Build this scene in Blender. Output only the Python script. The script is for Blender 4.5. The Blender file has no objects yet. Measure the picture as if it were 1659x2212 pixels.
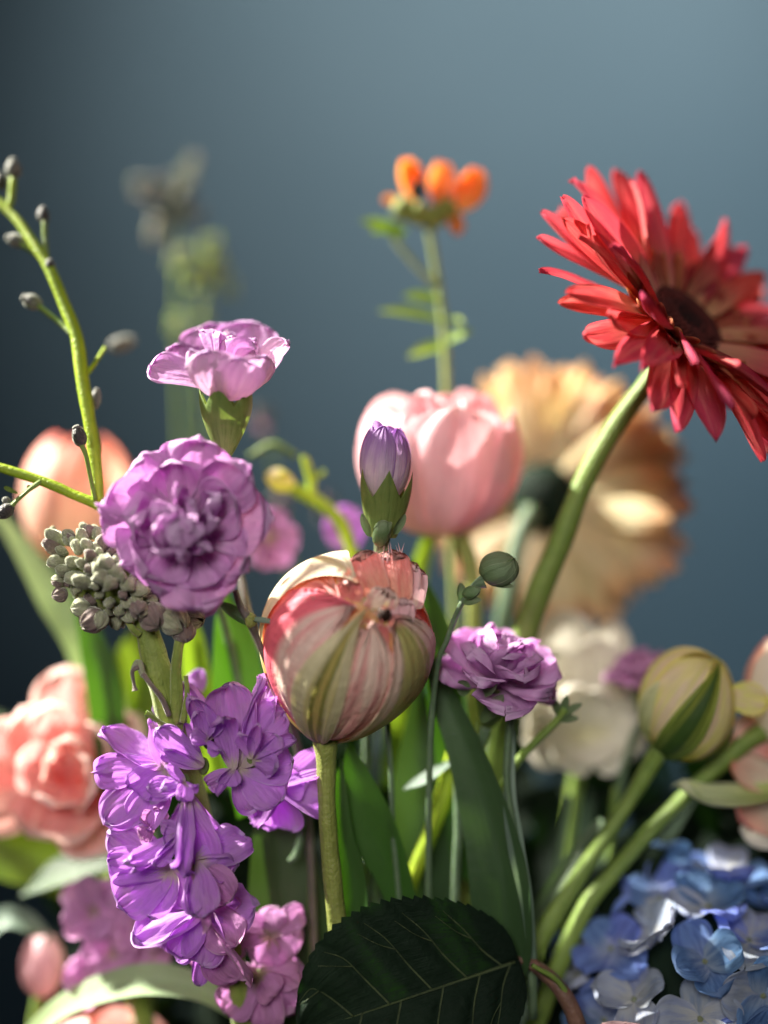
import bpy, math, random
import numpy as np
from mathutils import Vector, Matrix
R = math.radians
# ------------------------------------------------------------------ scene, camera, lights
S = bpy.context.scene
C = S.collection
CAMZ = 1.10; D0 = 0.42; T = 0.36; KPX = T*D0/1106.0
cd = bpy.data.cameras.new('camera'); cam = bpy.data.objects.new('camera', cd); C.objects.link(cam)
cam.location = (0, 0, CAMZ); cam.rotation_euler = (R(90), 0, 0)
cd.sensor_fit = 'VERTICAL'; cd.sensor_height = 36; cd.lens = 18/T
cd.clip_start = 0.02; cd.clip_end = 50
cd.dof.use_dof = True; cd.dof.focus_distance = D0; cd.dof.aperture_fstop = 1.5
S.camera = cam
w = bpy.data.worlds.new('World'); S.world = w; w.use_nodes = True
w.node_tree.nodes['Background'].inputs[0].default_value = (0.55, 0.68, 0.9, 1)
w.node_tree.nodes['Background'].inputs[1].default_value = 0.006
S.view_settings.view_transform = 'Standard'; S.view_settings.look = 'None'
S.view_settings.exposure = 0; S.view_settings.gamma = 1

def spot(name, loc, target, power, col, size, blend, soft):
    l = bpy.data.lights.new(name, 'SPOT'); l.energy = power; l.color = col
    l.spot_size = R(size); l.spot_blend = blend; l.shadow_soft_size = soft
    o = bpy.data.objects.new(name, l); C.objects.link(o); o.location = loc
    o.rotation_euler = (Vector(target)-Vector(loc)).to_track_quat('-Z', 'Y').to_euler(); return o
def area(name, loc, target, power, col, sx):
    l = bpy.data.lights.new(name, 'AREA'); l.energy = power; l.color = col; l.size = sx
    o = bpy.data.objects.new(name, l); C.objects.link(o); o.location = loc
    o.rotation_euler = (Vector(target)-Vector(loc)).to_track_quat('-Z', 'Y').to_euler(); return o
spot('key_light', (-1.45, .84, CAMZ+1.30), (0, .46, CAMZ-.03), 1080, (1, .94, .84), 24, .5, .04)
spot('fill_light', (-.16, -.45, CAMZ+.34), (.0, .43, CAMZ-.05), 31, (1, .94, .89), 30, .7, .22)
area('window_light', (-1.25, .35, CAMZ+1.25), (0, .45, CAMZ-.02), 4.5, (.93, .96, 1), .7)
spot('wall_light', (.55, .9, CAMZ+2.3), (.24, 2.4, CAMZ+1.05), 300, (1, .93, .86), 49, .95, .22)
spot('wall_side_light', (1.7, .5, CAMZ+.5), (.95, 2.4, CAMZ+.15), 80, (.8, .93, 1), 58, 1, .3)

# ------------------------------------------------------------------ helpers
def lin(r, g, b):
    f = lambda c: (c/255/12.92) if c/255 <= .04045 else ((c/255+.055)/1.055)**2.4
    return (f(r), f(g), f(b), 1)
def V(px, py, s=0):
    d = D0+s/100
    return Vector(((px-829.5)/1106*T*d, d, CAMZ+(1106-py)/1106*T*d))
def PX(n, s=0): return n*KPX*(D0+s/100)/D0
def dv(x, z, t): return Vector((x, -t, z)).normalized()          # right, up, toward viewer
WM = {}
def link(name, mesh, parent=None, M=None):
    o = bpy.data.objects.new(name, mesh); C.objects.link(o)
    M = M if M is not None else (WM[parent.name] if parent else Matrix.Identity(4))
    WM[o.name] = M.copy()
    if parent:
        o.parent = parent; o.matrix_local = WM[parent.name].inverted() @ M
    else: o.matrix_world = M
    return o
def thing(name, loc, label, cat, group=None):
    o = bpy.data.objects.new(name, None); C.objects.link(o); o.empty_display_size = .01
    o.location = loc; WM[o.name] = Matrix.Translation(loc)
    o['label'] = label; o['category'] = cat
    if group: o['group'] = group
    return o
def mk(vs, fs, uv=None, mat=None, name='mesh'):
    me = bpy.data.meshes.new(name); me.from_pydata([tuple(v) for v in vs], [], fs)
    me.polygons.foreach_set('use_smooth', [True]*len(fs))
    if uv is not None:
        l = me.uv_layers.new(name='UVMap'); idx = np.zeros(len(me.loops), int); me.loops.foreach_get('vertex_index', idx)
        l.data.foreach_set('uv', np.asarray(uv)[idx].ravel())
    if mat: me.materials.append(mat)
    me.update(); return me
def add(name, vs, fs, uv, mat, parent):
    """world-space vertices -> child object"""
    Mi = WM[parent.name].inverted(); A = np.array(Mi)
    vs = np.asarray(vs) @ A[:3,:3].T + A[:3,3]
    return link(name, mk(vs, fs, uv, mat, name), parent)
def gridf(nu, nv, close=False):
    f = []
    for j in range(nv-1):
        for i in range(nu if close else nu-1):
            a = j*nu+i; b = j*nu+(i+1)%nu; f.append((a, b, b+nu, a+nu))
    return f
def cat(pts, n):
    P = np.array([[*p] for p in pts], float); m = len(P)
    if m == 2: t = np.linspace(0, 1, n)[:, None]; return P[0]*(1-t)+P[1]*t
    Q = np.vstack([2*P[0]-P[1], P, 2*P[-1]-P[-2]]); o = []
    for x in np.linspace(0, m-1-1e-9, n):
        i = int(x); t = x-i; a, b, c, d = Q[i:i+4]
        o.append(.5*((2*b)+(-a+c)*t+(2*a-5*b+4*c-d)*t*t+(-a+3*b-3*c+d)*t**3))
    return np.array(o)
def tube_data(pts, rad, n=None, k=12, cap=True, rough=0, seed=0):
    n = n or max(8, len(pts)*6)
    P = cat(pts, n); r = cat([[x] for x in rad], n)[:, 0] if len(rad) > 1 else np.full(n, rad[0])
    tg = np.gradient(P, axis=0); tg /= np.linalg.norm(tg, axis=1)[:, None]+1e-12
    ref = np.array([0.3, -1, .2]); vs = []; uv = []
    rg = random.Random(seed); ph = [rg.random()*6 for _ in range(4)]
    a = np.cross(tg[0], ref); a /= np.linalg.norm(a)
    for i in range(n):
        a = a-tg[i]*a.dot(tg[i]); a /= np.linalg.norm(a); b = np.cross(tg[i], a)
        for j in range(k):
            q = 2*math.pi*j/k
            rr = r[i]*(1+rough*(math.sin(3*q+ph[0]+i*.12)+.6*math.sin(i*.9+ph[1])))
            vs.append(P[i]+rr*(math.cos(q)*a+math.sin(q)*b)); uv.append((j/k, i/(n-1)))
    f = gridf(k, n, True)
    if cap:
        f.append(tuple(range(k-1, -1, -1))); f.append(tuple(range((n-1)*k, n*k)))
    return vs, f, uv
def stem(parent, pts, mat, name='stem', n=None, k=12, rough=.04, seed=0):
    """pts: (px,py,s,radius_px)"""
    W = [V(*p[:3]) for p in pts]; r = [PX(p[3], p[2]) for p in pts]
    v, f, uv = tube_data(W, r, n, k, True, rough, seed); return add(name, v, f, uv, mat, parent)
def frame(y, z):
    y = y.normalized(); z = (z-y*z.dot(y)); z = z.normalized() if z.length > 1e-6 else y.orthogonal().normalized()
    x = y.cross(z); return Matrix(((x.x, y.x, z.x), (x.y, y.y, z.y), (x.z, y.z, z.z))).to_4x4()
def sheet(L=1, W=.5, a=.6, c=3, d=.5, w0=.0, bow=0, cup=0, ruf=0, rf=2.2, curl=0, teeth=0, tf=9, steeth=0, stf=14,
          fold=0, ff=1.5, tr=0, sway=0, twist=0, crease=0, wr=0, frill=0, ecurl=0, seed=0, nu=17, nv=21):
    rg = random.Random(seed*7919+13)
    q_ = np.linspace(0, 1, nv); v = .45*q_+.55*np.sin(q_*math.pi/2); u = np.linspace(-1, 1, nu)
    vf = np.linspace(0, 1, 101)
    pr = (vf**a)*np.clip(1-vf**c, 0, 1)**d; m = pr.max()
    prof = np.interp(v, vf, pr/m)+w0*(1-v)**2
    if w0: prof = prof/prof.max()
    pitch = bow*(2*vf-1)+curl*np.clip((vf-.62)/.38, 0, 1)**1.5*1.0
    y = np.concatenate([[0], np.cumsum(np.cos(pitch[:-1]))])/100; z = np.concatenate([[0], np.cumsum(np.sin(pitch[:-1]))])/100
    an = math.atan2(z[-1], y[-1]); sc = 1/math.hypot(y[-1], z[-1])
    Y = (y*math.cos(an)+z*math.sin(an))*sc; Z = (-y*math.sin(an)+z*math.cos(an))*sc; pi_ = pitch-an
    U, VV = np.meshgrid(u, v)
    Tt = np.zeros(nu)
    if teeth:
        for i in range(nu): Tt[i] = rg.random()*.6+(.4 if i % 2 else 0)
        Tt = Tt
    VE = VV*(1-tr*np.abs(U)**2.2*VV-teeth*Tt[None, :]*VV**8)
    Yc = np.interp(VE, vf, Y); Zc = np.interp(VE, vf, Z); Pc = np.interp(VE, vf, pi_)
    Wd = (W/L)*prof[:, None]*np.ones_like(U)
    if steeth: Wd = Wd*(1+steeth*(np.abs(U)**6)*((VV*stf) % 1-.5))
    if cup: X = Wd*np.sin(cup*U)/cup; N = Wd*(1-np.cos(cup*U))/cup
    else: X = Wd*U; N = np.zeros_like(U)
    ph = [rg.random()*6.28 for _ in range(10)]
    env = VV**1.6
    n = ruf*env*(np.sin(math.pi*rf*U+ph[0]+1.5*VV)*(.35+.65*U**2)+.45*np.sin(math.pi*rf*2.1*U+ph[1])*VV**2+.3*np.sin(5*VV+ph[2]+2*U)*np.abs(U))
    n += fold*VV**.8*np.sin(math.pi*ff*U+ph[3])*(W/L)
    n += crease*np.abs(U)*(W/L)*prof[:, None]
    if wr: n += wr*(np.sin(23*U+4*VV+ph[5]+2*np.sin(9*VV+ph[6]))+.7*np.sin(15*VV+7*U+ph[7]+2*np.sin(6*U)))*.5*(VV**.5)
    if frill:
        ed = np.maximum(VV**9, np.abs(U)**8*VV)
        n += frill*ed*(np.sin(19*U+ph[9]+6*VV)+.6*np.sin(31*U+ph[4]-5*VV)+.6*np.sin(23*VV+ph[2]))
    if ecurl: n += ecurl*(W/L)*(np.abs(U)**4+.7*VV**7)*np.sin(math.pi*np.clip(VV*1.1, 0, .8))
    N = N+n
    if twist:
        q = twist*VV; X, N = X*np.cos(q)-N*np.sin(q), X*np.sin(q)+N*np.cos(q)
    X = X+sway*np.sin(math.pi*VV)
    X = X+ruf*.35*VV**2*np.sin(4*VV+ph[8])*np.sign(U)*np.abs(U)
    px = X; py = Yc-N*np.sin(Pc); pz = Zc+N*np.cos(Pc)
    vs = np.stack([px, py, pz], -1).reshape(-1, 3)*L
    uv = np.stack([(U+1)/2, VV], -1).reshape(-1, 2)
    return vs, gridf(nu, nv), uv
def xf(M, vs):
    A = np.array(M); return np.asarray(vs) @ A[:3,:3].T + A[:3,3]
def blade(parent, p0, p1, face, mat, W, name='petal', **k):
    """one petal or leaf from world point p0 to p1, upper side toward face; W world half-width"""
    L = (p1-p0).length; vs, f, uv = sheet(L=L, W=W, **k)
    M = Matrix.Translation(p0) @ frame(p1-p0, face)
    return add(name, xf(M, vs), f, uv, mat, parent)
def PB(parent, pa, pb, face, mat, w, name='petal', **k):
    """blade in photograph pixels: a=(px,py,s), b likewise, w half-width in px"""
    return blade(parent, V(*pa), V(*pb), dv(*face), mat, PX(w, (pa[2]+pb[2])/2), name, **k)
def ribbon(parent, pts, mat, face=(0, .3, 1), name='leaf', fold=.35, nu=9, n=40, wav=0, seed=0, tw=0):
    """long leaf along pts (px,py,s,halfwidth_px)"""
    P = cat([V(*p[:3]) for p in pts], n); w = cat([[PX(p[3], p[2])] for p in pts], n)[:, 0]
    w = np.clip(w, PX(.4), None)
    tg = np.gradient(P, axis=0); tg /= np.linalg.norm(tg, axis=1)[:, None]
    F = np.array(dv(*face)); vs = []; uv = []; rg = random.Random(seed); ph = rg.random()*6
    for i in range(n):
        v = i/(n-1)
        x = np.cross(tg[i], F); x /= np.linalg.norm(x)+1e-9; z = np.cross(x, tg[i])
        q = tw*v; x, z = x*math.cos(q)+z*math.sin(q), z*math.cos(q)-x*math.sin(q)
        for j in range(nu):
            u = 2*j/(nu-1)-1
            h = fold*w[i]*(abs(u)**1.3)+wav*w[i]*math.sin(7*v+ph+(1 if u > 0 else 0))*u*u*.6
            vs.append(P[i]+x*u*w[i]+z*h); uv.append((j/(nu-1), v))
    return add(name, vs, gridf(nu, n), uv, mat, parent)
def lathe(parent, base, axis, prof, mat, name, k=20, teeth=0, nt=5, tooth_pow=1.0, lump=0, seed=0, up=None, flat=None):
    """prof list (dist along axis, radius) in metres; teeth: extra length of lobes at the far end"""
    M = Matrix.Translation(base) @ frame(axis, up or Vector((.31, -.9, .2)))
    n = len(prof); rg = random.Random(seed); ph = [rg.random()*6 for _ in range(3)]; vs = []; uv = []
    Lt = prof[-1][0]
    for j, (y, r) in enumerate(prof):
        for i in range(k):
            q = 2*math.pi*i/k
            s = abs(((i*nt/k) % 1)*2-1)   # 1 at gap, 0 at tooth middle
            yy = y-(teeth*(s**tooth_pow))*(y/Lt)**3
            rr = r*(1+lump*math.sin(3*q+ph[0]+y/Lt*2)+lump*.5*math.sin(5*q+ph[1]))
            if teeth: rr *= 1+.045*math.cos(math.pi*s)*(y/Lt)
            vs.append((rr*math.cos(q), yy, rr*math.sin(q)*(flat or 1))); uv.append((i/k, y/Lt if Lt else 0))
    f = gridf(k, n, True)
    return add(name, xf(M, vs), f, uv, mat, parent)
def bead(parent, c, r, mat, name, axis=Vector((0, 0, 1)), el=1.0, lump=.06, k=12, seed=0, point=0):
    pr = []
    for j in range(10):
        t = j/9; a = math.pi*t
        pr.append((-math.cos(a)*r*el, max(r*math.sin(a)*(1-point*t), r*.02)))
    return lathe(parent, c, axis, [(y+1e-9, q) for y, q in pr], mat, name, k=k, lump=lump, seed=seed)
def orb(parent, c, rad, A, B, ph0, hw, mat, tm=1.0, off=0, flare=0, ruf=0, rf=3, teeth=0, steeth=0, n=3.5, drop=0, scale=(1, 1, 1),
        fold=0, ff=5, skew=0, t0=0, wr=0, seed=0, nu=31, nv=41, name='petal', tp=.5, bulge=0, edgelift=0):
    """petal hugging a ball from the stem point B to the tip point A (unit vectors)"""
    A = A.normalized(); B = B.normalized(); Mm = (A+B)/2; h = Mm.length
    k = (A-B).normalized(); Lc = (A-B).length/2
    e1 = (Mm/h) if h > 1e-3 else k.cross(Vector((1, 0, 0))).normalized()
    if h <= 1e-3: h = 0
    e1 = (e1-k*e1.dot(k)).normalized(); e2 = k.cross(e1)
    rg = random.Random(seed*31+7); phs = [rg.random()*6.28 for _ in range(8)]
    Tt = [rg.random()*.7+(.3 if i % 2 else 0) for i in range(nu)]
    ST = [[rg.random()*.7+(.3 if i % 2 else 0) for i in range(nv)] for _ in (0, 1)]
    vs = []; uv = []
    for j in range(nv):
        v = j/(nv-1)
        for i in range(nu):
            u = 2*i/(nu-1)-1
            tmx = tm*(1-teeth*Tt[i])
            t = t0+(tmx-t0)*v
            hww = R(hw)*max(1e-3, 1-(v**n))**tp
            if steeth: hww *= 1-steeth*ST[0 if u < 0 else 1][j]*abs(u)**8
            phi = R(ph0)+hww*u+skew*v
            e = e1*math.cos(phi)+e2*math.sin(phi)
            hc = h*math.cos(phi); rr = math.sqrt(max(0, 1-(h*math.sin(phi))**2)); be = math.atan2(Lc, hc)
            g = -be+2*be*t
            p = Mm-e*hc+e*rr*math.cos(g)+k*rr*math.sin(g)
            nn = p.normalized()
            dsp = off+flare*v**4+bulge*math.sin(math.pi*v)*(1-u*u)+edgelift*(abs(u)**6)*math.sin(math.pi*v)
            dsp += ruf*v**1.5*(math.sin(math.pi*rf*u+phs[0]+2*v)*(.3+.7*u*u)+.4*math.sin(math.pi*rf*2.3*u+phs[1]))
            dsp += fold*math.sin(math.pi*ff*u+phs[2]+.8*math.sin(3*v+phs[3]))*math.sin(math.pi*min(1, v*1.02))**.7
            if wr: dsp += wr*(math.sin(19*u+5*v+phs[4])+math.sin(13*v+8*u+phs[5]))
            ab = math.acos(max(-1, min(1, nn.dot(B))))
            q = p*(1+dsp)*(1+drop*math.exp(-(ab/.55)**2))
            vs.append((c.x+q.x*rad*scale[0], c.y+q.y*rad*scale[1], c.z+q.z*rad*scale[2])); uv.append(((u+1)/2, v))
    return add(name, vs, gridf(nu, nv), uv, mat, parent)

# ------------------------------------------------------------------ materials
def nt(name):
    m = bpy.data.materials.new(name); m.use_nodes = True; t = m.node_tree; t.nodes.clear(); return m, t
class NB:
    def __init__(s, t): s.t = t
    def n(s, ty, **k):
        x = s.t.nodes.new(ty)
        for a, b in k.items(): setattr(x, a, b)
        return x
    def l(s, a, b): s.t.links.new(a, b)
    def math(s, op, a, b=None, c=None):
        x = s.n('ShaderNodeMath', operation=op)
        for i, q in enumerate((a, b, c)):
            if q is None: continue
            if isinstance(q, (int, float)): x.inputs[i].default_value = q
            else: s.l(q, x.inputs[i])
        return x.outputs[0]
    def ss(s, v, a, b, lo=0, hi=1):
        x = s.n('ShaderNodeMapRange', interpolation_type='SMOOTHSTEP'); s.l(v, x.inputs[0])
        for i, q in zip((1, 2, 3, 4), (a, b, lo, hi)): x.inputs[i].default_value = q
        return x.outputs[0]
    def mix(s, f, a, b):
        x = s.n('ShaderNodeMix', data_type='RGBA')
        for i, q in ((0, f), (6, a), (7, b)):
            if isinstance(q, (int, float)): x.inputs[i].default_value = q
            elif isinstance(q, tuple): x.inputs[i].default_value = q
            else: s.l(q, x.inputs[i])
        return x.outputs[2]
    def comb(s, x_, y_, z_):
        x = s.n('ShaderNodeCombineXYZ')
        for i, q in enumerate((x_, y_, z_)):
            if isinstance(q, (int, float)): x.inputs[i].default_value = q
            else: s.l(q, x.inputs[i])
        return x.outputs[0]
    def noise(s, vec, scale, det=3, rough=.55):
        x = s.n('ShaderNodeTexNoise'); s.l(vec, x.inputs['Vector']); x.inputs['Scale'].default_value = scale
        x.inputs['Detail'].default_value = det; x.inputs['Roughness'].default_value = rough; return x.outputs[0]
def petal_mat(name, tip, base, vr=(.1, .6), edge=None, ew=.12, streak=None, samt=.6, usc=9, centre=None, cw=.35, cend=1.2,
              centre2=None, trans=.42, tcol=None, rough=.55, bump=.5, jit=.12, spec=.3, mottle=None, mamt=.5, msc=160, cw2=.12, side=None, sw=.4):
    m, t = nt(name); b = NB(t)
    uvn = b.n('ShaderNodeUVMap'); sp = b.n('ShaderNodeSeparateXYZ'); b.l(uvn.outputs[0], sp.inputs[0])
    u, v = sp.outputs[0], sp.outputs[1]
    oi = b.n('ShaderNodeObjectInfo'); rnd = oi.outputs['Random']
    tc = b.n('ShaderNodeTexCoord')
    un = b.math('ABSOLUTE', b.math('SUBTRACT', b.math('MULTIPLY', u, 2), 1))
    sv = b.comb(b.math('MULTIPLY', u, usc), b.math('MULTIPLY', v, 1.3), b.math('MULTIPLY', rnd, 20))
    sn = b.noise(sv, 1.0, 5, .62)
    fine = b.noise(b.comb(b.math('MULTIPLY', u, usc*6), b.math('MULTIPLY', v, 4), rnd), 1.0, 3, .6)
    big = b.noise(tc.outputs['Object'], 90, 3)
    col = b.mix(b.ss(b.math('ADD', v, b.math('MULTIPLY', b.math('SUBTRACT', sn, .5), .35)), vr[0], vr[1]), base, tip)
    if streak: col = b.mix(b.math('MULTIPLY', b.ss(sn, .46, .62), samt), col, streak)
    if centre:
        q = b.math('ADD', b.math('ADD', un, b.math('MULTIPLY', b.math('SUBTRACT', sn, .5), 1.1)), b.math('MULTIPLY', v, .25/cend))
        col = b.mix(b.ss(q, cw+.16, cw-.10), col, centre)
        if centre2:
            q2 = b.math('ADD', un, b.math('MULTIPLY', b.math('SUBTRACT', fine, .5), .6))
            col = b.mix(b.ss(q2, cw2+.1, cw2), col, centre2)
    if mottle: col = b.mix(b.math('MULTIPLY', b.ss(b.noise(tc.outputs['Object'], msc, 4), .45, .65), mamt), col, mottle)
    if edge:  # margin pigment; where lighter than the petal, rim light is painted in
        e1 = b.ss(b.math('ADD', un, b.math('MULTIPLY', b.math('SUBTRACT', sn, .5), .2)), 1-ew, 1.02); e2 = b.ss(b.math('ADD', v, b.math('MULTIPLY', b.math('SUBTRACT', sn, .5), .1)), 1-ew*.7, 1.0)
        col = b.mix(b.math('MULTIPLY', b.math('MAXIMUM', e1, e2), .85), col, edge)
    if side: col = b.mix(b.ss(b.math('ADD', u, b.math('MULTIPLY', b.math('SUBTRACT', sn, .5), .22)), sw+.06, sw-.06), col, side)
    hs = b.n('ShaderNodeHueSaturation'); b.l(col, hs.inputs['Color'])
    b.l(b.math('ADD', .5, b.math('MULTIPLY', b.math('SUBTRACT', rnd, .5), jit*.12)), hs.inputs['Hue'])
    b.l(b.math('ADD', b.math('ADD', 1-jit*.5, b.math('MULTIPLY', rnd, jit)), b.math('MULTIPLY', b.math('SUBTRACT', b.math('ADD', fine, big), 1.0), .35)), hs.inputs['Value'])
    col = hs.outputs[0]
    bm = b.n('ShaderNodeBump'); bm.inputs['Strength'].default_value = bump; bm.inputs['Distance'].default_value = .0006
    b.l(b.math('ADD', b.math('ADD', b.math('MULTIPLY', fine, .5), b.math('MULTIPLY', sn, 1.2)), b.math('MULTIPLY', b.noise(tc.outputs['Object'], 420, 4), .9)), bm.inputs['Height'])
    pr = b.n('ShaderNodeBsdfPrincipled'); b.l(col, pr.inputs['Base Color']); pr.inputs['Roughness'].default_value = rough
    pr.inputs['Specular IOR Level'].default_value = spec; b.l(bm.outputs[0], pr.inputs['Normal'])
    tr = b.n('ShaderNodeBsdfTranslucent'); b.l(bm.outputs[0], tr.inputs['Normal'])
    if tcol:
        b.l(b.mix(.65, col, tcol), tr.inputs['Color'])
    else:
        g = b.n('ShaderNodeHueSaturation'); g.inputs['Saturation'].default_value = 1.15; g.inputs['Value'].default_value = 1.15; b.l(col, g.inputs['Color']); b.l(g.outputs[0], tr.inputs['Color'])
    mx = b.n('ShaderNodeMixShader'); mx.inputs[0].default_value = trans; b.l(pr.outputs[0], mx.inputs[1]); b.l(tr.outputs[0], mx.inputs[2])
    o = b.n('ShaderNodeOutputMaterial'); b.l(mx.outputs[0], o.inputs[0]); return m
def leaf_mat(name, c1, c2, tcol, trans=.4, rough=.42, usc=26, bump=.35, spec=.4, midrib=None):
    return petal_mat(name, c1, c2, (0, .9), None, streak=c2, samt=.5, usc=usc, trans=trans, tcol=tcol, rough=rough, bump=bump, spec=spec, centre2=None, jit=.2,
                     centre=midrib, cw=.02) if midrib else petal_mat(name, c1, c2, (0, .9), None, streak=c2, samt=.5, usc=usc, trans=trans, tcol=tcol, rough=rough, bump=bump, spec=spec, jit=.2)
def stem_mat(name, c1, c2, rough=.45, sss=.25, hair=0):
    m, t = nt(name); b = NB(t); tc = b.n('ShaderNodeTexCoord'); uvn = b.n('ShaderNodeUVMap'); sp = b.n('ShaderNodeSeparateXYZ'); b.l(uvn.outputs[0], sp.inputs[0])
    s1 = b.noise(b.comb(b.math('MULTIPLY', sp.outputs[0], 14), b.math('MULTIPLY', sp.outputs[1], 3), 0), 1, 4)
    s2 = b.noise(tc.outputs['Object'], 260, 4)
    col = b.mix(b.ss(b.math('ADD', b.math('MULTIPLY', s1, .6), b.math('MULTIPLY', s2, .4)), .38, .62), c1, c2)
    bm = b.n('ShaderNodeBump'); bm.inputs['Strength'].default_value = .9; bm.inputs['Distance'].default_value = .0005
    col = b.mix(b.math('MULTIPLY', b.ss(b.noise(tc.outputs['Object'], 120, 5), .5, .7), .35), col, tuple([c1[0]*.6, c1[1]*.6, c1[2]*.6, 1]))
    b.l(b.math('ADD', s1, b.noise(tc.outputs['Object'], 900, 3)), bm.inputs['Height'])
    pr = b.n('ShaderNodeBsdfPrincipled'); b.l(col, pr.inputs['Base Color']); pr.inputs['Roughness'].default_value = rough
    pr.inputs['Subsurface Weight'].default_value = sss; pr.inputs['Subsurface Radius'].default_value = (.6, 1, .15); pr.inputs['Subsurface Scale'].default_value = .0015
    pr.inputs['Specular IOR Level'].default_value = .4
    if hair: pr.inputs['Sheen Weight'].default_value = hair; pr.inputs['Sheen Roughness'].default_value = .4; pr.inputs['Sheen Tint'].default_value = (.9, .95, .8, 1)
    b.l(bm.outputs[0], pr.inputs['Normal']); o = b.n('ShaderNodeOutputMaterial'); b.l(pr.outputs[0], o.inputs[0]); return m

m_stock = petal_mat('stock_petal', lin(200, 138, 222), lin(205, 198, 165), (.05, .25), edge=lin(222, 190, 235), ew=.07, streak=lin(202, 144, 222), samt=.2, trans=.42, mottle=lin(200, 160, 206), mamt=.5, bump=.55, tcol=lin(208, 118, 234))
m_stockf = petal_mat('faded_stock_petal', lin(208, 150, 202), lin(180, 165, 130), (.05, .3), edge=lin(215, 175, 205), ew=.07, streak=lin(186, 120, 180), samt=.35, trans=.38, mottle=lin(180, 130, 160), mamt=.4, bump=.8)
m_stockp = petal_mat('pink_stock_petal', lin(226, 172, 216), lin(200, 180, 160), (.05, .3), edge=lin(225, 170, 215), streak=lin(206, 140, 196), samt=.4, trans=.36, tcol=lin(222, 150, 214))
m_carn = petal_mat('carnation_petal', lin(214, 164, 214), lin(214, 180, 206), (.05, .75), edge=lin(226, 192, 228), ew=.05, streak=lin(192, 132, 196), samt=.35, usc=6, trans=.36, tcol=lin(216, 132, 214), bump=.7)
m_carn2 = petal_mat('pale_carnation_petal', lin(226, 192, 218), lin(240, 218, 208), (.1, .95), edge=lin(214, 180, 226), ew=.06, streak=lin(205, 165, 195), samt=.5, usc=8, trans=.38, tcol=lin(226, 170, 226), bump=.9)
m_carnb = petal_mat('bud_petal', lin(168, 122, 184), lin(230, 212, 214), (.35, .95), edge=lin(150, 100, 175), ew=.1, streak=lin(160, 115, 176), samt=.2, usc=4, trans=.3, bump=.7)
m_calyx = petal_mat('calyx_green', lin(104, 124, 62), lin(122, 142, 78), (0, 1), edge=lin(150, 162, 110), ew=.03, streak=lin(80, 104, 50), samt=.6, usc=40, trans=.16, tcol=lin(150, 180, 60), rough=.5, mottle=lin(130, 140, 80), mamt=.4)
m_budg = petal_mat('bud_green', lin(128, 146, 112), lin(96, 122, 78), (0, 1), edge=lin(165, 175, 145), ew=.1, streak=lin(104, 126, 84), samt=.6, usc=6, trans=.15, rough=.5, bump=.8)
m_p_green = petal_mat('tulip_petal_green', lin(234, 226, 184), lin(206, 206, 150), (.0, .8), edge=lin(235, 215, 190), ew=.12, streak=lin(196, 190, 110), samt=.7, usc=7, centre=lin(122, 128, 62), cw=.40, centre2=lin(204, 190, 110), cw2=.05, trans=.22, tcol=lin(215, 200, 110), bump=1, rough=.45)
m_p_pink = petal_mat('tulip_petal_pink', lin(246, 222, 208), lin(242, 228, 204), (.1, .8), streak=lin(240, 160, 160), samt=.6, usc=4, trans=.28, tcol=lin(250, 130, 120), bump=1, rough=.45, side=lin(246, 122, 136), sw=.40)
m_p_cream = petal_mat('tulip_petal_cream', lin(246, 238, 208), lin(236, 228, 174), (.2, .8), edge=lin(240, 222, 200), ew=.1, streak=lin(200, 196, 120), samt=.5, usc=5, trans=.25, tcol=lin(245, 225, 120), bump=.8, rough=.4)
m_p_right = petal_mat('tulip_petal_pale', lin(236, 214, 196), lin(214, 206, 156), (.1, .8), edge=lin(232, 150, 150), ew=.12, streak=lin(226, 196, 178), samt=.6, usc=6, centre=lin(176, 180, 112), cw=.55, trans=.25, tcol=lin(235, 190, 110), bump=.8, rough=.45)
m_p_str = petal_mat('tulip_petal_striped', lin(240, 214, 198), lin(238, 218, 184), (.1, .8), edge=lin(240, 200, 190), ew=.1, streak=lin(226, 140, 142), samt=.7, usc=3.4, trans=.25, tcol=lin(250, 160, 120), bump=1, rough=.45)
m_p_coral = petal_mat('tulip_petal_coral', lin(250, 164, 162), lin(250, 184, 160), (.1, .7), edge=lin(248, 200, 192), ew=.14, streak=lin(238, 128, 128), samt=.6, usc=9, trans=.38, tcol=lin(255, 150, 116), bump=1, rough=.45)
m_p_inner = petal_mat('tulip_inner_filler', lin(252, 222, 160), lin(252, 214, 140), (.1, .7), streak=lin(245, 150, 90), samt=.4, usc=9, trans=.5, tcol=lin(255, 170, 60), rough=.45)
m_pink = petal_mat('pink_tulip_petal', lin(246, 204, 208), lin(236, 214, 190), (.0, .35), edge=lin(250, 216, 214), ew=.1, streak=lin(240, 184, 192), samt=.6, usc=5, trans=.28, rough=.5, tcol=lin(248, 200, 202))
m_peach = petal_mat('peach_tulip_petal', lin(244, 184, 168), lin(242, 228, 204), (.3, .95), edge=lin(242, 160, 148), ew=.2, streak=lin(242, 204, 180), samt=.5, usc=5, trans=.35)
m_coralp = petal_mat('coral_petal', lin(243, 186, 178), lin(230, 112, 110), (.15, .6), edge=lin(247, 222, 210), ew=.3, streak=lin(238, 176, 172), samt=.5, usc=5, trans=.35)
m_ger = petal_mat('red_gerbera_petal', lin(212, 76, 92), lin(236, 184, 140), (.0, .65), edge=lin(204, 54, 80), ew=.2, streak=lin(236, 150, 136), samt=.6, usc=6, trans=.4, tcol=lin(240, 90, 96), rough=.45, jit=.3)
m_geri = petal_mat('gerbera_inner_petal', lin(170, 70, 62), lin(120, 60, 46), (.0, .7), edge=lin(220, 150, 110), ew=.2, streak=lin(200, 80, 70), samt=.5, usc=5, trans=.35, jit=.4)
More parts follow.
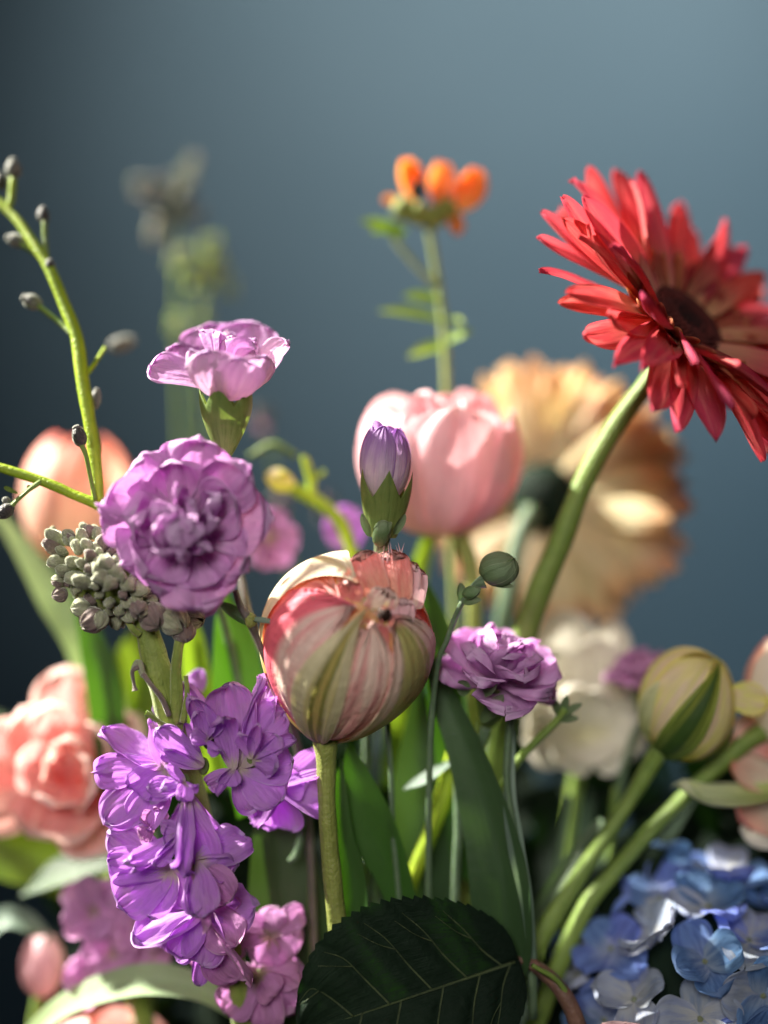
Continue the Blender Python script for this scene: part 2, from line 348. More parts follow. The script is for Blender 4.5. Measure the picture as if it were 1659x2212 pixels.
m_gero = petal_mat('orange_gerbera_petal', lin(250, 176, 136), lin(244, 232, 196), (.6, 1.0), edge=lin(246, 206, 160), ew=.15, streak=lin(238, 220, 170), samt=.5, usc=5, trans=.48, tcol=lin(248, 228, 180), jit=.4)
m_disc = stem_mat('gerbera_disc', lin(40, 14, 14), lin(24, 8, 12), .8, 0)
m_discr = stem_mat('gerbera_disc_ring', lin(96, 34, 28), lin(60, 20, 20), .7, 0)
m_orange = petal_mat('orange_petal', lin(252, 172, 90), lin(254, 204, 120), (0, .6), edge=lin(250, 90, 40), ew=.2, streak=lin(250, 150, 60), samt=.5, trans=.45, tcol=lin(255, 160, 60), jit=.3)
m_cream = petal_mat('cream_petal', lin(244, 240, 226), lin(232, 226, 190), (0, .4), edge=lin(246, 242, 230), streak=lin(236, 230, 208), samt=.4, trans=.3, tcol=lin(246, 242, 220))
m_yel = petal_mat('yellow_tulip_petal', lin(252, 244, 168), lin(234, 242, 110), (0, .7), edge=lin(244, 238, 120), ew=.25, streak=lin(248, 220, 206), samt=.7, usc=4, trans=.35, tcol=lin(248, 240, 130))
m_yelg = petal_mat('tulip_outer_green_petal', lin(150, 160, 66), lin(110, 132, 60), (0, .9), streak=lin(70, 96, 38), samt=.7, usc=7, centre=lin(62, 88, 36), cw=.4, trans=.22)
m_cur = petal_mat('curled_green_white_petal', lin(232, 236, 190), lin(190, 206, 120), (0, .9), edge=lin(232, 232, 196), ew=.2, streak=lin(130, 156, 80), samt=.6, usc=5, trans=.35)
m_hb = petal_mat('hydrangea_blue', lin(124, 156, 216), lin(176, 190, 216), (0, .6), edge=lin(140, 166, 222), ew=.1, streak=lin(84, 106, 176), samt=.6, usc=7, trans=.32, jit=.4)
m_hg = petal_mat('hydrangea_grey_blue', lin(186, 196, 214), lin(206, 208, 206), (0, .7), edge=lin(190, 200, 220), ew=.1, streak=lin(150, 166, 206), samt=.6, usc=7, trans=.32, jit=.3)
m_hc = petal_mat('hydrangea_cream', lin(226, 224, 206), lin(206, 204, 150), (0, .7), edge=lin(216, 218, 206), ew=.1, streak=lin(176, 180, 170), samt=.5, usc=7, trans=.32, jit=.3)
m_hcen = stem_mat('hydrangea_centre', lin(150, 156, 110), lin(110, 124, 120))
m_tl = leaf_mat('tulip_leaf', lin(70, 100, 44), lin(54, 84, 38), lin(98, 168, 14), .30)
m_tlp = leaf_mat('grey_tulip_leaf', lin(70, 92, 60), lin(52, 74, 44), lin(100, 144, 40), .13, rough=.38)
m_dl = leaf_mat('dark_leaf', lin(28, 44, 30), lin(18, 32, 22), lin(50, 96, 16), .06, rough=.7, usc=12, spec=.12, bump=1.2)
m_lime = leaf_mat('lime_leaf', lin(140, 168, 56), lin(114, 150, 46), lin(176, 214, 40), .38)
m_pl = leaf_mat('pale_leaf', lin(176, 200, 160), lin(150, 180, 130), lin(190, 220, 120), .35)
m_sage = leaf_mat('sage_leaf', lin(132, 152, 138), lin(110, 134, 116), lin(140, 170, 100), .2, rough=.35)
m_st_y = stem_mat('yellow_green_stem', lin(168, 190, 40), lin(140, 168, 34))
m_st_g = stem_mat('green_stem', lin(128, 152, 70), lin(108, 134, 58))
m_st_t = stem_mat('tulip_stem', lin(150, 158, 84), lin(124, 134, 64))
m_st_s = stem_mat('stock_stem', lin(142, 156, 74), lin(122, 140, 62), .6, .25, .5)
m_st_b = stem_mat('blue_green_stem', lin(104, 126, 96), lin(84, 108, 78))
m_st_br = stem_mat('brown_stem', lin(128, 96, 80), lin(104, 76, 64))
m_st_p = stem_mat('purplish_stem', lin(110, 96, 92), lin(84, 84, 72))
m_budgrey = stem_mat('stock_bud', lin(172, 174, 146), lin(134, 138, 108), .7, .15, .9)
m_budgr2 = stem_mat('stock_bud_mauve', lin(140, 122, 116), lin(112, 96, 92), .7, .15, .8)
m_pod = stem_mat('seed_pod_dark', lin(62, 58, 54), lin(40, 40, 40), .45, 0, .6)
m_podg = stem_mat('seed_pod_grey', lin(120, 122, 110), lin(90, 90, 84), .6, 0, .9)
m_vein = stem_mat('leaf_vein', lin(84, 98, 60), lin(58, 72, 46), .5, 0)
m_hole = stem_mat('mouth_shade_dark', lin(56, 30, 18), lin(34, 18, 10), .7, 0)

# ------------------------------------------------------------------ the wall behind
m, t = nt('blue_grey_wall_paint'); b = NB(t); tc = b.n('ShaderNodeTexCoord')
n1 = b.noise(tc.outputs['Object'], 2.2, 4); n2 = b.noise(tc.outputs['Object'], 240, 3)
col = b.mix(b.ss(n1, .3, .7), lin(99, 126, 141), lin(93, 120, 135))
pr = b.n('ShaderNodeBsdfPrincipled'); b.l(col, pr.inputs['Base Color']); pr.inputs['Roughness'].default_value = .85
bm = b.n('ShaderNodeBump'); bm.inputs['Strength'].default_value = .25; bm.inputs['Distance'].default_value = .001; b.l(n2, bm.inputs['Height']); b.l(bm.outputs[0], pr.inputs['Normal'])
o = b.n('ShaderNodeOutputMaterial'); b.l(pr.outputs[0], o.inputs[0])
bx = [(x, y, z) for x in (-3.5, 3.5) for y in (2.4, 2.5) for z in (0, 2.9)]
wall = link('wall', mk(bx, [(0, 4, 5, 1), (2, 3, 7, 6), (0, 1, 3, 2), (4, 6, 7, 5), (0, 2, 6, 4), (1, 5, 7, 3)], None, m, 'wall'))
wall.data.polygons.foreach_set('use_smooth', [False]*6); wall['kind'] = 'structure'

# ------------------------------------------------------------------ flower builders
def basis(ax):
    ax = ax.normalized(); r = Vector((1, 0, 0)) if abs(ax.x) < .8 else Vector((0, 0, 1))
    e1 = (r-ax*r.dot(ax)).normalized(); return e1, ax.cross(e1), ax
def rayp(parent, c0, ax, az, el, L, W, mat, name='petal', off=0, roll=0, **k):
    """petal leaving c0 at azimuth az (deg) and el deg from the axis"""
    e1, e2, a = basis(ax); r = e1*math.cos(R(az))+e2*math.sin(R(az))
    d = r*math.sin(R(el))+a*math.cos(R(el)); f = a*math.sin(R(el))-r*math.cos(R(el))
    if roll: f = (f*math.cos(roll)+d.cross(f)*math.sin(roll))
    p0 = c0+r*off; return blade(parent, p0, p0+d*L, f, mat, W, name, **k)
def calyx_tube(parent, base, axis, L, r0, r1, mat, teeth=.3, nt_=5, k=40, tpow=1.3, up=None, lump=.02):
    pr = []
    for j in range(16):
        x = j/15; r = r0+(r1-r0)*(math.sin(x*math.pi*.55)/math.sin(math.pi*.55))**.9; pr.append((x*L, r))
    pr[-1] = (L*1.0, pr[-1][1]*1.0)
    return lathe(parent, base, axis, pr, mat, 'calyx', k=k, teeth=teeth*L, nt=nt_, tooth_pow=tpow, up=up, lump=lump)

# ---- left: yellow-green stalk with seed pods
t = thing('seed_stalk', V(235, 1115, 1), 'bright yellow-green branching stalk with small dark seed pods, rising at the far left', 'flower stalk')
stem(t, [(238, 1240, .6, 10), (235, 1115, .5, 11), (150, 1065, .6, 11), (80, 1036, .7, 11), (-20, 1004, .8, 10), (-120, 975, 1, 10)], m_st_y, 'stem', seed=1)
stem(t, [(212, 1086, .6, 13), (206, 1000, .8, 14), (193, 910, 1.0, 14), (178, 820, 1.3, 15), (166, 730, 1.6, 14), (140, 660, 1.9, 13), (107, 580, 2.2, 12), (72, 525, 2.5, 11), (40, 478, 2.8, 10), (0, 440, 3.1, 10), (-40, 405, 3.3, 9)], m_st_y, 'stem', seed=2)
stem(t, [(206, 1080, .4, 4.5), (196, 1035, .3, 4.5), (186, 985, .2, 5), (176, 960, .2, 6)], m_st_g, 'pedicel', seed=3)
def pod(px, py, s, r, ax, mat, el=1.5, lip=True, sd=0):
    p = V(px, py, s); bead(t, p, PX(r, s), mat, 'seed_pod', axis=dv(*ax), el=el, lump=.05, point=-.0, seed=sd)
    if lip: bead(t, p+dv(*ax)*PX(r*el*.92, s), PX(r*.55, s), m_podg, 'pod_tip', axis=dv(*ax), el=.6, seed=sd+5)
pod(171, 943, .2, 16, (-.25, 1, .2), m_pod, 1.45, sd=1)
pod(207, 862, 1.6, 12, (.1, 1, 0), m_podg, 1.9, sd=2); stem(t, [(200, 905, 1.3, 6), (212, 960, 1.1, 7), (207, 1010, .9, 7)], m_st_g, 'pedicel')
pod(70, 652, 2.2, 17, (-1, .5, .2), m_podg, 1.3, sd=3); stem(t, [(84, 662, 2.1, 6), (120, 690, 1.9, 6), (155, 722, 1.6, 6)], m_st_g, 'pedicel')
pod(107, 576, 2.2, 12, (.1, 1, .7), m_pod, 1.3, sd=4)
pod(94, 466, 2.7, 14, (-.05, 1, .1), m_pod, 1.3, sd=5); stem(t, [(96, 478, 2.6, 6), (97, 520, 2.5, 6), (100, 560, 2.3, 8)], m_st_g, 'pedicel')
pod(36, 520, 2.7, 15, (-1, .35, .1), m_podg, 1.5, sd=6); stem(t, [(45, 528, 2.6, 6), (75, 545, 2.5, 7), (100, 570, 2.3, 7)], m_st_g, 'pedicel')
pod(28, 366, 3.2, 17, (.05, 1, .1), m_podg, 1.25, sd=7); stem(t, [(28, 385, 3.1, 8), (24, 430, 3, 8), (15, 455, 3, 7)], m_st_y, 'pedicel')
pod(2, 392, 3.3, 14, (-.2, 1, .1), m_pod, 1.3, sd=8)
stem(t, [(190, 805, 1.4, 6), (205, 785, 1.7, 5), (226, 752, 2.4, 4)], m_st_y, 'pedicel')
pod(262, 742, 6, 18, (1, .3, -.2), m_podg, 1.6, sd=9)
stem(t, [(88, 1040, .6, 6), (60, 1060, .4, 5), (36, 1082, .3, 5), (20, 1098, .2, 6)], m_st_g, 'pedicel')
pod(12, 1104, .2, 16, (-.5, -.4, .4), m_pod, 1.4, sd=10); pod(14, 1082, .4, 9, (-.6, .6, .4), m_podg, 1.2, False, sd=11)
for a, bb in (((40, 1066, .4), (8, 1052, .3)), ((60, 1058, .5), (66, 1048, .6))):
    PB(t, a, bb, (0, .3, 1), m_st_g, 6, 'bract', bow=.3, cup=.6)

# ---- far faded stock stalks (very blurred)
def faded(name, label, path, blobs, mats, stems=m_st_g):
    t = thing(name, V(*path[0][:3]), label, 'flower stalk', 'out-of-focus stalks behind')
    stem(t, [(p[0], p[1], p[2]+2.5, p[3]*.55) for p in path], stems, 'stem')
    rg = random.Random(len(label))
    for i, (px, py, s, r) in enumerate(blobs):
        for q in range(12):
            o_ = V(px+rg.uniform(-r, r), py+rg.uniform(-r, r)*1.2, s+2.5+rg.uniform(-.3, .3))
            bead(t, o_, PX(r*.36, s), mats[(i+q) % len(mats)], 'bud', axis=dv(rg.uniform(-1, 1), 1, rg.uniform(-.5, .5)), el=1.3, lump=.12, seed=i*7+q)
    return t
faded('faded_stalk', 'tall hazy stalk topped by dull mauve-brown buds, furthest back above the upper carnation',
      [(395, 1000, 13, 12), (388, 800, 13, 12), (385, 600, 13, 11), (380, 480, 13, 9), (405, 350, 13, 5)],
      [(345, 420, 13, 30), (385, 440, 13, 26), (350, 490, 13, 26), (405, 400, 13, 20), (415, 350, 13, 16), (310, 405, 13, 18), (420, 465, 13, 16)], [m_budgr2, m_budgrey, m_pod])
faded('faded_stalk', 'hazy stalk of loose yellow-green buds standing right of the mauve-topped stalk',
      [(440, 1000, 12, 10), (436, 800, 12, 10), (440, 620, 12, 9), (455, 530, 12, 6)],
      [(455, 540, 12, 20), (478, 580, 12, 24), (430, 600, 12, 22), (492, 620, 12, 16), (395, 560, 12, 22), (380, 700, 12, 16), (440, 680, 12, 14)], [m_st_s, m_budgrey, m_st_y])
faded('faded_stalk', 'blurred dark buds on a thin stalk right of the green cup of the upper carnation',
      [(640, 1300, 11, 6), (610, 1100, 11, 6), (575, 930, 11, 5)], [(570, 905, 11, 22), (600, 1075, 11, 20), (700, 1100, 11, 22)], [m_pod, m_stockf, m_pod])

# ---- upper carnation, side view
t = thing('carnation', V(490, 990, .2), 'pale lilac carnation seen from the side in a green calyx, highest of the purple blooms', 'carnation', 'lilac carnations')
ax = dv(.04, 1, .16); cb = V(487, 985, .2); c0 = V(487, 868, .2)
calyx_tube(t, cb, ax, PX(150), PX(13), PX(57), m_calyx, teeth=.26, tpow=1.2, up=dv(.1, 0, 1))
for i, (dx, sg) in enumerate(((-16, -1), (12, 1))):
    PB(t, (487+dx*.3, 988, .1), (487+dx*1.6, 935, -.1), (0, .2, 1), m_calyx, 15, 'bract', bow=.3, cup=.9, a=.35, c=2.5, d=.6)
stem(t, [(488, 985, .2, 13), (492, 1020, 1.0, 10), (500, 1080, 2.6, 10), (512, 1200, 2.6, 9), (530, 1300, 1.8, 9), (556, 1380, 1.6, 9), (590, 1460, 1.6, 9), (640, 1600, 2.2, 9), (668, 1800, 2.4, 9), (690, 2300, 2.4, 9)], m_st_p, 'stem')
K = dict(nu=33, nv=31, teeth=.05)
def OP(px, py, s, w, face, base=(487, 850, .2), mat=m_carn2, **k):
    q = dict(nu=41, nv=35, teeth=.05, frill=.014, a=.7, c=7, d=.5, tr=.03, ruf=.03, wr=.006, w0=.12); q.update(k)
    PB(t, base, (px, py, s), face, mat, w, **q)
OP(318, 790, .2, 50, (-.1, .75, .8), (470, 842, .2), m_carn, bow=-.35, curl=.5, cup=.4, seed=1)
OP(626, 735, .3, 42, (-.4, .7, .8), (500, 842, .2), m_carn2, bow=.35, cup=.6, seed=2, curl=-.4)
OP(392, 738, 1.4, 70, (.7, .3, .6), (480, 850, .4), m_carn, bow=.55, cup=.5, seed=3)
OP(455, 694, 2.2, 80, (.2, -.1, 1), (487, 850, .6), m_carn, bow=.45, cup=.5, seed=4)
OP(545, 690, 2.0, 76, (-.2, -.1, 1), (490, 850, .6), m_carn, bow=.45, cup=.4, seed=5)
OP(600, 752, 1.2, 62, (-.7, .3, .6), (495, 850, .4), m_carn2, bow=.5, cup=.5, seed=6)
for i in range(13):
    rg = random.Random(i+50); x = rg.uniform(430, 555); s = rg.uniform(-.6, 1.4); y = 715+abs(x-490)*.18+rg.uniform(-12, 24)-s*6
    f = (rg.uniform(-1, 1), rg.uniform(-.2, .4), rg.uniform(-.6, 1))
    OP(x, y, s, rg.uniform(26, 42), f, (487, 845, .2), m_carn if i % 3 else m_carn2, bow=rg.uniform(-.2, .4), cup=rg.uniform(.3, 1.4), fold=rg.uniform(.1, .3), ff=rg.uniform(1.5, 3), ruf=.07, curl=rg.uniform(-.9, .9), seed=i+60)
OP(415, 752, -1.0, 66, (.75, .2, -.6), (478, 862, -.1), m_carn2, bow=.75, cup=.7, seed=31, wr=.01)
OP(450, 752, -1.5, 66, (.15, .2, -1), (482, 865, -.2), m_carn2, bow=.8, cup=.6, seed=32, wr=.01, ruf=.04)
OP(520, 770, -1.55, 66, (-.15, .2, -1), (490, 865, -.2), m_carn2, bow=.8, cup=.5, seed=33, wr=.01)
OP(575, 765, -.9, 62, (-.75, .2, -.6), (495, 862, -.1), m_carn2, bow=.7, cup=.6, seed=34, wr=.01)

# ---- front carnation, facing the viewer
t = thing('carnation', V(420, 1310, -2.5), 'large open lilac carnation facing the viewer, right above the knobbly bud head', 'carnation', 'lilac carnations')
ax = dv(.05, .08, 1); DS = -1.35; c0 = V(400, 1140, .9+DS)
calyx_tube(t, V(405, 1165, 3.0+DS), dv(.0, .1, 1), PX(150), PX(12), PX(52), m_calyx, teeth=.2)
stem(t, [(405, 1165, 1.0, 12), (440, 1230, 1.6, 10), (480, 1330, 2.8, 9), (520, 1500, 3.4, 9), (560, 1700, 3.2, 9), (600, 2300, 3, 9)], m_st_b, 'stem')
outer = [(305, 975, .3, 74, 1), (432, 938, .1, 80, 2), (212, 1085, .2, 84, 3), (258, 1222, .1, 72, 4), (345, 1290, -.1, 74, 5),
 (440, 1328, -.5, 82, 6), (536, 1238, -.3, 76, 7), (598, 1118, -.2, 84, 8), (546, 1002, -.4, 66, 9)]
for px, py, s, w_, sd in outer:
    px_, py_ = px-400, py-1140; q = math.hypot(px_, py_); rg = random.Random(sd)
    PB(t, (400+px_*.05, 1140+py_*.05, .9+DS), (px, py, s+DS), (px_/q*-.3+rg.uniform(-.2, .2), py_/q*.3+rg.uniform(-.2, .2), 1), m_carn, w_*1.0, bow=.35+rg.uniform(-.1, .2), cup=rg.uniform(-.2, .5), ruf=.05, rf=1.7, fold=.17, ff=rg.uniform(1.1, 2.2), wr=.005, teeth=.05, frill=.024, tr=.10, a=.6, c=7, d=.5, w0=.12, curl=rg.uniform(-1.2, -.3), seed=sd, nu=45, nv=37)
rg = random.Random(5)
for i, (az, L, w_, el, cu) in enumerate(((25, 152, 78, 60, -.9), (100, 158, 84, 66, -.5), (170, 140, 64, 56, .3), (235, 150, 80, 62, -.3), (300, 160, 80, 68, -.9))):
    rayp(t, c0, ax, az, el, PX(L), PX(w_), m_carn, bow=.6, cup=.7, ruf=.06, rf=1.8, fold=.13, ff=1.4, wr=.005, teeth=.03, frill=.012, tr=.03, a=.6, c=9, d=.5, w0=.2, curl=cu, seed=i+80, nu=37, nv=31)
for i in range(16):
    az = i*137.5+40; q = (i+1)/16; L = 142-14*q+rg.uniform(-8, 8); el = 48-42*q**.8
    rayp(t, c0, ax, az, el, PX(L), PX(rg.uniform(34, 54)), m_carn, bow=rg.uniform(.2, .7), cup=rg.uniform(.9, 1.9), ruf=.06, rf=2, frill=.015, fold=rg.uniform(.1, .3), ff=rg.uniform(1.4, 2.4), roll=rg.uniform(-.9, .9), wr=.006, teeth=.05, tr=.1, a=.6, c=9, d=.5, w0=.15, curl=rg.uniform(-.4, .9), seed=i+120, nu=35, nv=27)

# ---- carnation bud above the tulip
t = thing('carnation_bud', V(820, 1150, .4), 'closed mauve carnation bud in a tall green calyx, straight above the striped tulip', 'flower bud')
ax = dv(.06, 1, .05); cb = V(826, 1160, .5)
for i in range(6):
    az = i*60+20
    A_ = ax; orb(t, V(832, 1000, .5), PX(54), A_, -A_, az, 46, m_carnb, tm=.84, off=.03*(i % 3)-.0, flare=.10, scale=(1, 1, 1.5), ruf=.03, rf=2, fold=.0, teeth=.03, n=6, skew=.5, wr=.005, seed=i, nu=25, nv=31)
for i in range(6):
    blade(t, V(830, 960, .5), V(806+i*11, 918+(i % 3)*6+i*3, .2+.25*(i % 2)), dv(.3*(i-2), 0, 1), m_stock, PX(20), 'petal', ruf=.2, cup=.8, fold=.25, a=.4, c=5, seed=i, curl=.8)
calyx_tube(t, cb, ax, PX(148), PX(30), PX(55), m_calyx, teeth=.42, tpow=.85, up=dv(.45, 0, 1))
PB(t, (815, 1165, .0), (847, 1128, -.35), (.3, .7, 1), m_budg, 17, 'bract', bow=.5, cup=1.0, a=.4, c=2.2, d=.7, curl=-.8, seed=2)
PB(t, (800, 1160, .1), (783, 1108, -.1), (-.6, .1, 1), m_budg, 13, 'bract', bow=.3, cup=1.0, a=.4, c=2.2, d=.7, curl=-.5, seed=3)
PB(t, (850, 1155, .1), (875, 1110, .1), (.7, .1, 1), m_budg, 12, 'bract', bow=.3, cup=1.0, a=.4, c=2.2, d=.7, curl=-.6, seed=4)
bead(t, V(824, 1152, -.1), PX(20), m_budg, 'side_bud', axis=dv(.3, 1, .2), el=1.5, seed=3)
stem(t, [(826, 1165, .5, 18), (818, 1250, 2.4, 12), (800, 1400, 3.2, 10), (790, 1700, 3.5, 10), (770, 2300, 3.5, 10)], m_st_b, 'stem')

# ---- the striped tulip
t = thing('striped_tulip', V(705, 1640, .4), 'round half-closed fringed tulip, striped cream, pink and green, sharp in the middle of the bouquet', 'tulip')
tc_ = V(752, 1382, .6); RR = PX(183, .6)
A_ = Vector((.26, -.85, .46)); B_ = Vector((-.24, -.03, -.97))
TK = dict(drop=.19, nu=61, nv=71, scale=(1.0, 1, 1.0))
def tp(ph, hw, mat, **k):
    q = dict(TK); q.update(k); return orb(t, tc_, RR, A_, B_, ph, hw, mat, **q)
inner = bead(t, tc_+Vector((.02, -.1, .04))*RR, RR*.80, m_p_inner, 'inner_filler', axis=A_, el=1.0, lump=.03, k=40)  # peach ball added inside the tulip to keep its mouth from going dark
tp(180, 60, m_p_coral, tm=.93, off=-.04, ruf=.03, rf=4, teeth=.05, steeth=.05, n=8, seed=3, wr=.003)
tp(110, 52, m_p_coral, tm=.88, off=-.05, ruf=.03, rf=4, teeth=.06, steeth=.05, n=8, seed=4, wr=.003)
tp(-100, 52, m_p_coral, tm=.90, off=-.05, ruf=.03, rf=4, teeth=.06, steeth=.06, n=8, seed=5, wr=.003)
tp(0, 60, m_p_str, tm=.88, off=-.05, ruf=.03, rf=4, teeth=.06, steeth=.06, n=8, seed=6, wr=.003)
tp(150, 36, m_p_right, tm=.90, off=-.01, ruf=.015, rf=3, fold=.004, ff=2, teeth=.05, steeth=.06, n=7, seed=10, wr=.001)
tp(24, 35, m_p_str, tm=.92, off=.005, ruf=.015, rf=3, fold=.008, ff=2.4, teeth=.05, steeth=.06, n=7, seed=7, wr=.001, bulge=.01)
tp(-80, 40, m_p_pink, tm=.945, off=.012, ruf=.02, rf=3, fold=.018, ff=2.8, teeth=.05, steeth=.07, n=7, seed=8, wr=.001)
tp(80, 36, m_p_right, tm=.91, off=.035, ruf=.012, rf=3, fold=.004, ff=1.6, teeth=.06, steeth=.07, n=6, seed=9, wr=.001, bulge=.015)
tp(-142, 40, m_p_cream, tm=.925, off=.05, ruf=.006, rf=2, fold=.004, ff=1.4, steeth=.03, n=3, seed=11, tp=.7, bulge=.01)
tp(-31, 35, m_p_green, tm=1.0, off=.062, ruf=.006, rf=3, fold=.016, ff=2.2, steeth=.03, n=2.4, seed=12, wr=.0005, tp=.8, bulge=-.01)
for (a, bb, w_, mt, f, sd) in (((850, 1300, -1.05), (842, 1186, -.15), 46, m_p_coral, (.1, .5, 1), 1), ((812, 1285, -1.2), (776, 1192, -.45), 40, m_p_coral, (-.2, .4, 1), 2), ((884, 1310, -.8), (896, 1215, .1), 36, m_pink, (.5, .4, 1), 3),
    ((800, 1345, -1.25), (842, 1268, -1.35), 34, m_p_str, (.2, .3, 1), 4), ((760, 1325, -1.2), (752, 1250, -1.2), 30, m_p_coral, (-.2, .2, 1), 5), ((860, 1370, -1.2), (872, 1290, -1.15), 32, m_pink, (.4, .1, 1), 6), ((815, 1400, -1.3), (808, 1345, -1.5), 30, m_p_coral, (0, 0, 1), 7)):
    PB(t, a, bb, f, mt, w_, 'petal', a=.35, c=7, d=.5, w0=.5, cup=-.25, ruf=.05, rf=2.4, fold=.06, ff=2.2, teeth=.28, frill=.02, bow=-.25, nu=41, nv=31, seed=sd)
# fringe: small ragged tongues along the mouth
rg = random.Random(3)
def fr(px, py, L, ang, s, w_=4, mat=m_p_coral, n_=1):
    a = (px, py, s); bb = (px+L*math.cos(R(ang)), py-L*math.sin(R(ang)), s-rg.uniform(0, .15))
    PB(t, a, bb, (rg.uniform(-.4, .4), rg.uniform(-.4, .4), 1), mat, w_, 'fringe', a=.2, c=1.3, d=1, w0=.8, cup=.8, bow=rg.uniform(-.3, .3), nu=5, nv=8, seed=int(px))
for i in range(9): fr(826+i*6+rg.uniform(-2, 2), 1232, rg.uniform(40, 66), rg.uniform(72, 108), -.45+.05*i, 3.4, m_pink)
for i in range(12): fr(742+rg.uniform(-6, 60), 1225+rg.uniform(-10, 60), rg.uniform(12, 24), rg.uniform(0, 360), -1.75, 4, m_p_coral)
for i in range(12): fr(800+rg.uniform(-20, 50), 1330+rg.uniform(-40, 30), rg.uniform(12, 24), rg.uniform(60, 250), -1.95, 4, m_p_right if i % 2 else m_p_coral)
for i in range(14):
    q = i/13; fr(620+q*130, 1325-q*75+12*math.sin(i), rg.uniform(8, 15), rg.uniform(240, 300), -1.0-q*.75, 3.4, m_p_pink)
bead(t, V(829, 1328, -1.55), PX(15), m_hole, 'mouth_shade', axis=dv(.1, .4, 1), el=1.6, seed=2)  # dark bead painting the shaded hole in the tulip's mouth
stem(t, [(702, 1585, .5, 30), (705, 1640, .5, 23), (706, 1720, .6, 20), (712, 1820, .7, 20), (722, 1930, .8, 21), (740, 2100, 1, 22), (760, 2300, 1.2, 22)], m_st_t, 'stem')
ribbon(t, [(740, 2300, 1.6, 30), (765, 1950, 1.6, 34), (740, 1800, 1.6, 26), (735, 1700, 1.5, 14), (738, 1640, 1.4, 3)], m_tl, (-.4, 0, 1), fold=.3, tw=-.2)
ribbon(t, [(900, 2250, 2.2, 52), (868, 1950, 2.0, 36), (812, 1800, 1.9, 52), (775, 1690, 1.8, 36), (754, 1600, 1.7, 4)], m_tl, (-.3, .2, 1), fold=.2, wav=.1)

# ---- small green buds to the right of the tulip
t = thing('green_bud', V(1000, 1300, .4), 'small plump grey-green bud on a side twig, right of the striped tulip', 'flower bud')
for i in range(5): orb(t, V(1078, 1229, .3), PX(38, .3), dv(.55, .45, .35), -dv(.55, .45, .35), i*72, 44, m_budg, tm=.98, off=.015*(i % 2), scale=(1.12, 1, 1), fold=.02, ff=2, skew=.6, n=5, seed=i, nu=17, nv=25)
stem(t, [(1045, 1255, .4, 16), (1025, 1265, .4, 8), (1005, 1290, .4, 7), (985, 1330, .5, 6), (965, 1385, .5, 6), (945, 1440, .7, 6), (930, 1600, 1.2, 7), (925, 1900, 2, 7), (925, 2300, 2.5, 7)], m_st_b, 'stem')
for i, (a, bb) in enumerate((((1055, 1258, .3), (1110, 1268, .1)), ((1045, 1245, .3), (1052, 1200, .2)), ((1005, 1292, .3), (1040, 1270, .1)), ((998, 1300, .4), (995, 1258, .3)), ((1000, 1302, .3), (1040, 1296, .1)))):
    PB(t, a, bb, (.1, .6, 1), m_budg, 11 if i < 2 else 13, 'bract', a=.4, c=2, d=.7, cup=1, bow=.2, seed=i)
bead(t, V(1018, 1280, .3), PX(14), m_budg, 'side_bud', axis=dv(1, .3, .2), el=1.5)

# ---- carnation at right, tilted
def mid_carn(t, c, ax, Rp, s, mat, mcal, n=34, seed=0, el0=92, stemp=None, calL=90, calr=30):
    ax = ax.normalized(); c0 = V(*c, s)
    calyx_tube(t, c0-ax*PX(calL, s), ax, PX(calL, s), PX(calr*.4, s), PX(calr, s), mcal, teeth=.2)
    rg = random.Random(seed)
    for i in range(n):
        q = (i+1)/n; az = i*137.5; el = el0*(1-q**1.1)+4; L = Rp*(1-.25*q)*rg.uniform(.9, 1.08)
        rayp(t, c0, ax, az, el, PX(L, s), PX(Rp*rg.uniform(.36, .56), s), mat, bow=.3, cup=rg.uniform(.2, .9), ruf=.07, rf=2.2, fold=rg.uniform(.06, .22), ff=1.6, roll=rg.uniform(-.15, .15)*q, wr=.002, frill=.022, teeth=.05, tr=.03, a=.65, c=9, d=.5, w0=.12, curl=rg.uniform(-.9, .3), seed=seed+i, nu=41, nv=29)
t = thing('carnation', V(1040, 1600, 2.2), 'ruffled purple carnation right of the striped tulip, in front of the cream flower', 'carnation', 'lilac carnations')
mid_carn(t, (1072, 1470), dv(.16, .93, .34), 146, 1.6, m_carn, m_calyx, 22, 11, 100, calL=110, calr=38)
for i, (a, bb) in enumerate((((1030, 1500, 1), (1075, 1475, .4)), ((1010, 1500, 1), (990, 1470, .6)), ((1040, 1560, 1.4), (1088, 1500, .6)))):
    PB(t, a, bb, (0, .3, 1), m_budg, 18, 'bract', a=.4, c=2.3, d=.7, cup=.8, bow=.3, seed=i)
stem(t, [(1050, 1570, 2, 14), (1030, 1640, 2.2, 9), (1000, 1750, 2.5, 8), (985, 1950, 2.6, 8), (985, 2300, 2.6, 8)], m_st_b, 'stem')

# ---- small purple bloom behind the yellow bud
t = thing('carnation', V(1400, 1560, 5.6), 'small bright purple carnation, mostly behind the yellow-green tulip bud', 'carnation', 'lilac carnations')
mid_carn(t, (1390, 1480), dv(-.05, .9, .3), 92, 5.6, m_stockp, m_calyx, 22, 23, 85, calL=70, calr=24)
stem(t, [(1392, 1545, 5.6, 8), (1350, 1650, 5.6, 8), (1300, 1900, 5.8, 8), (1250, 2300, 6, 8)], m_st_b, 'stem')

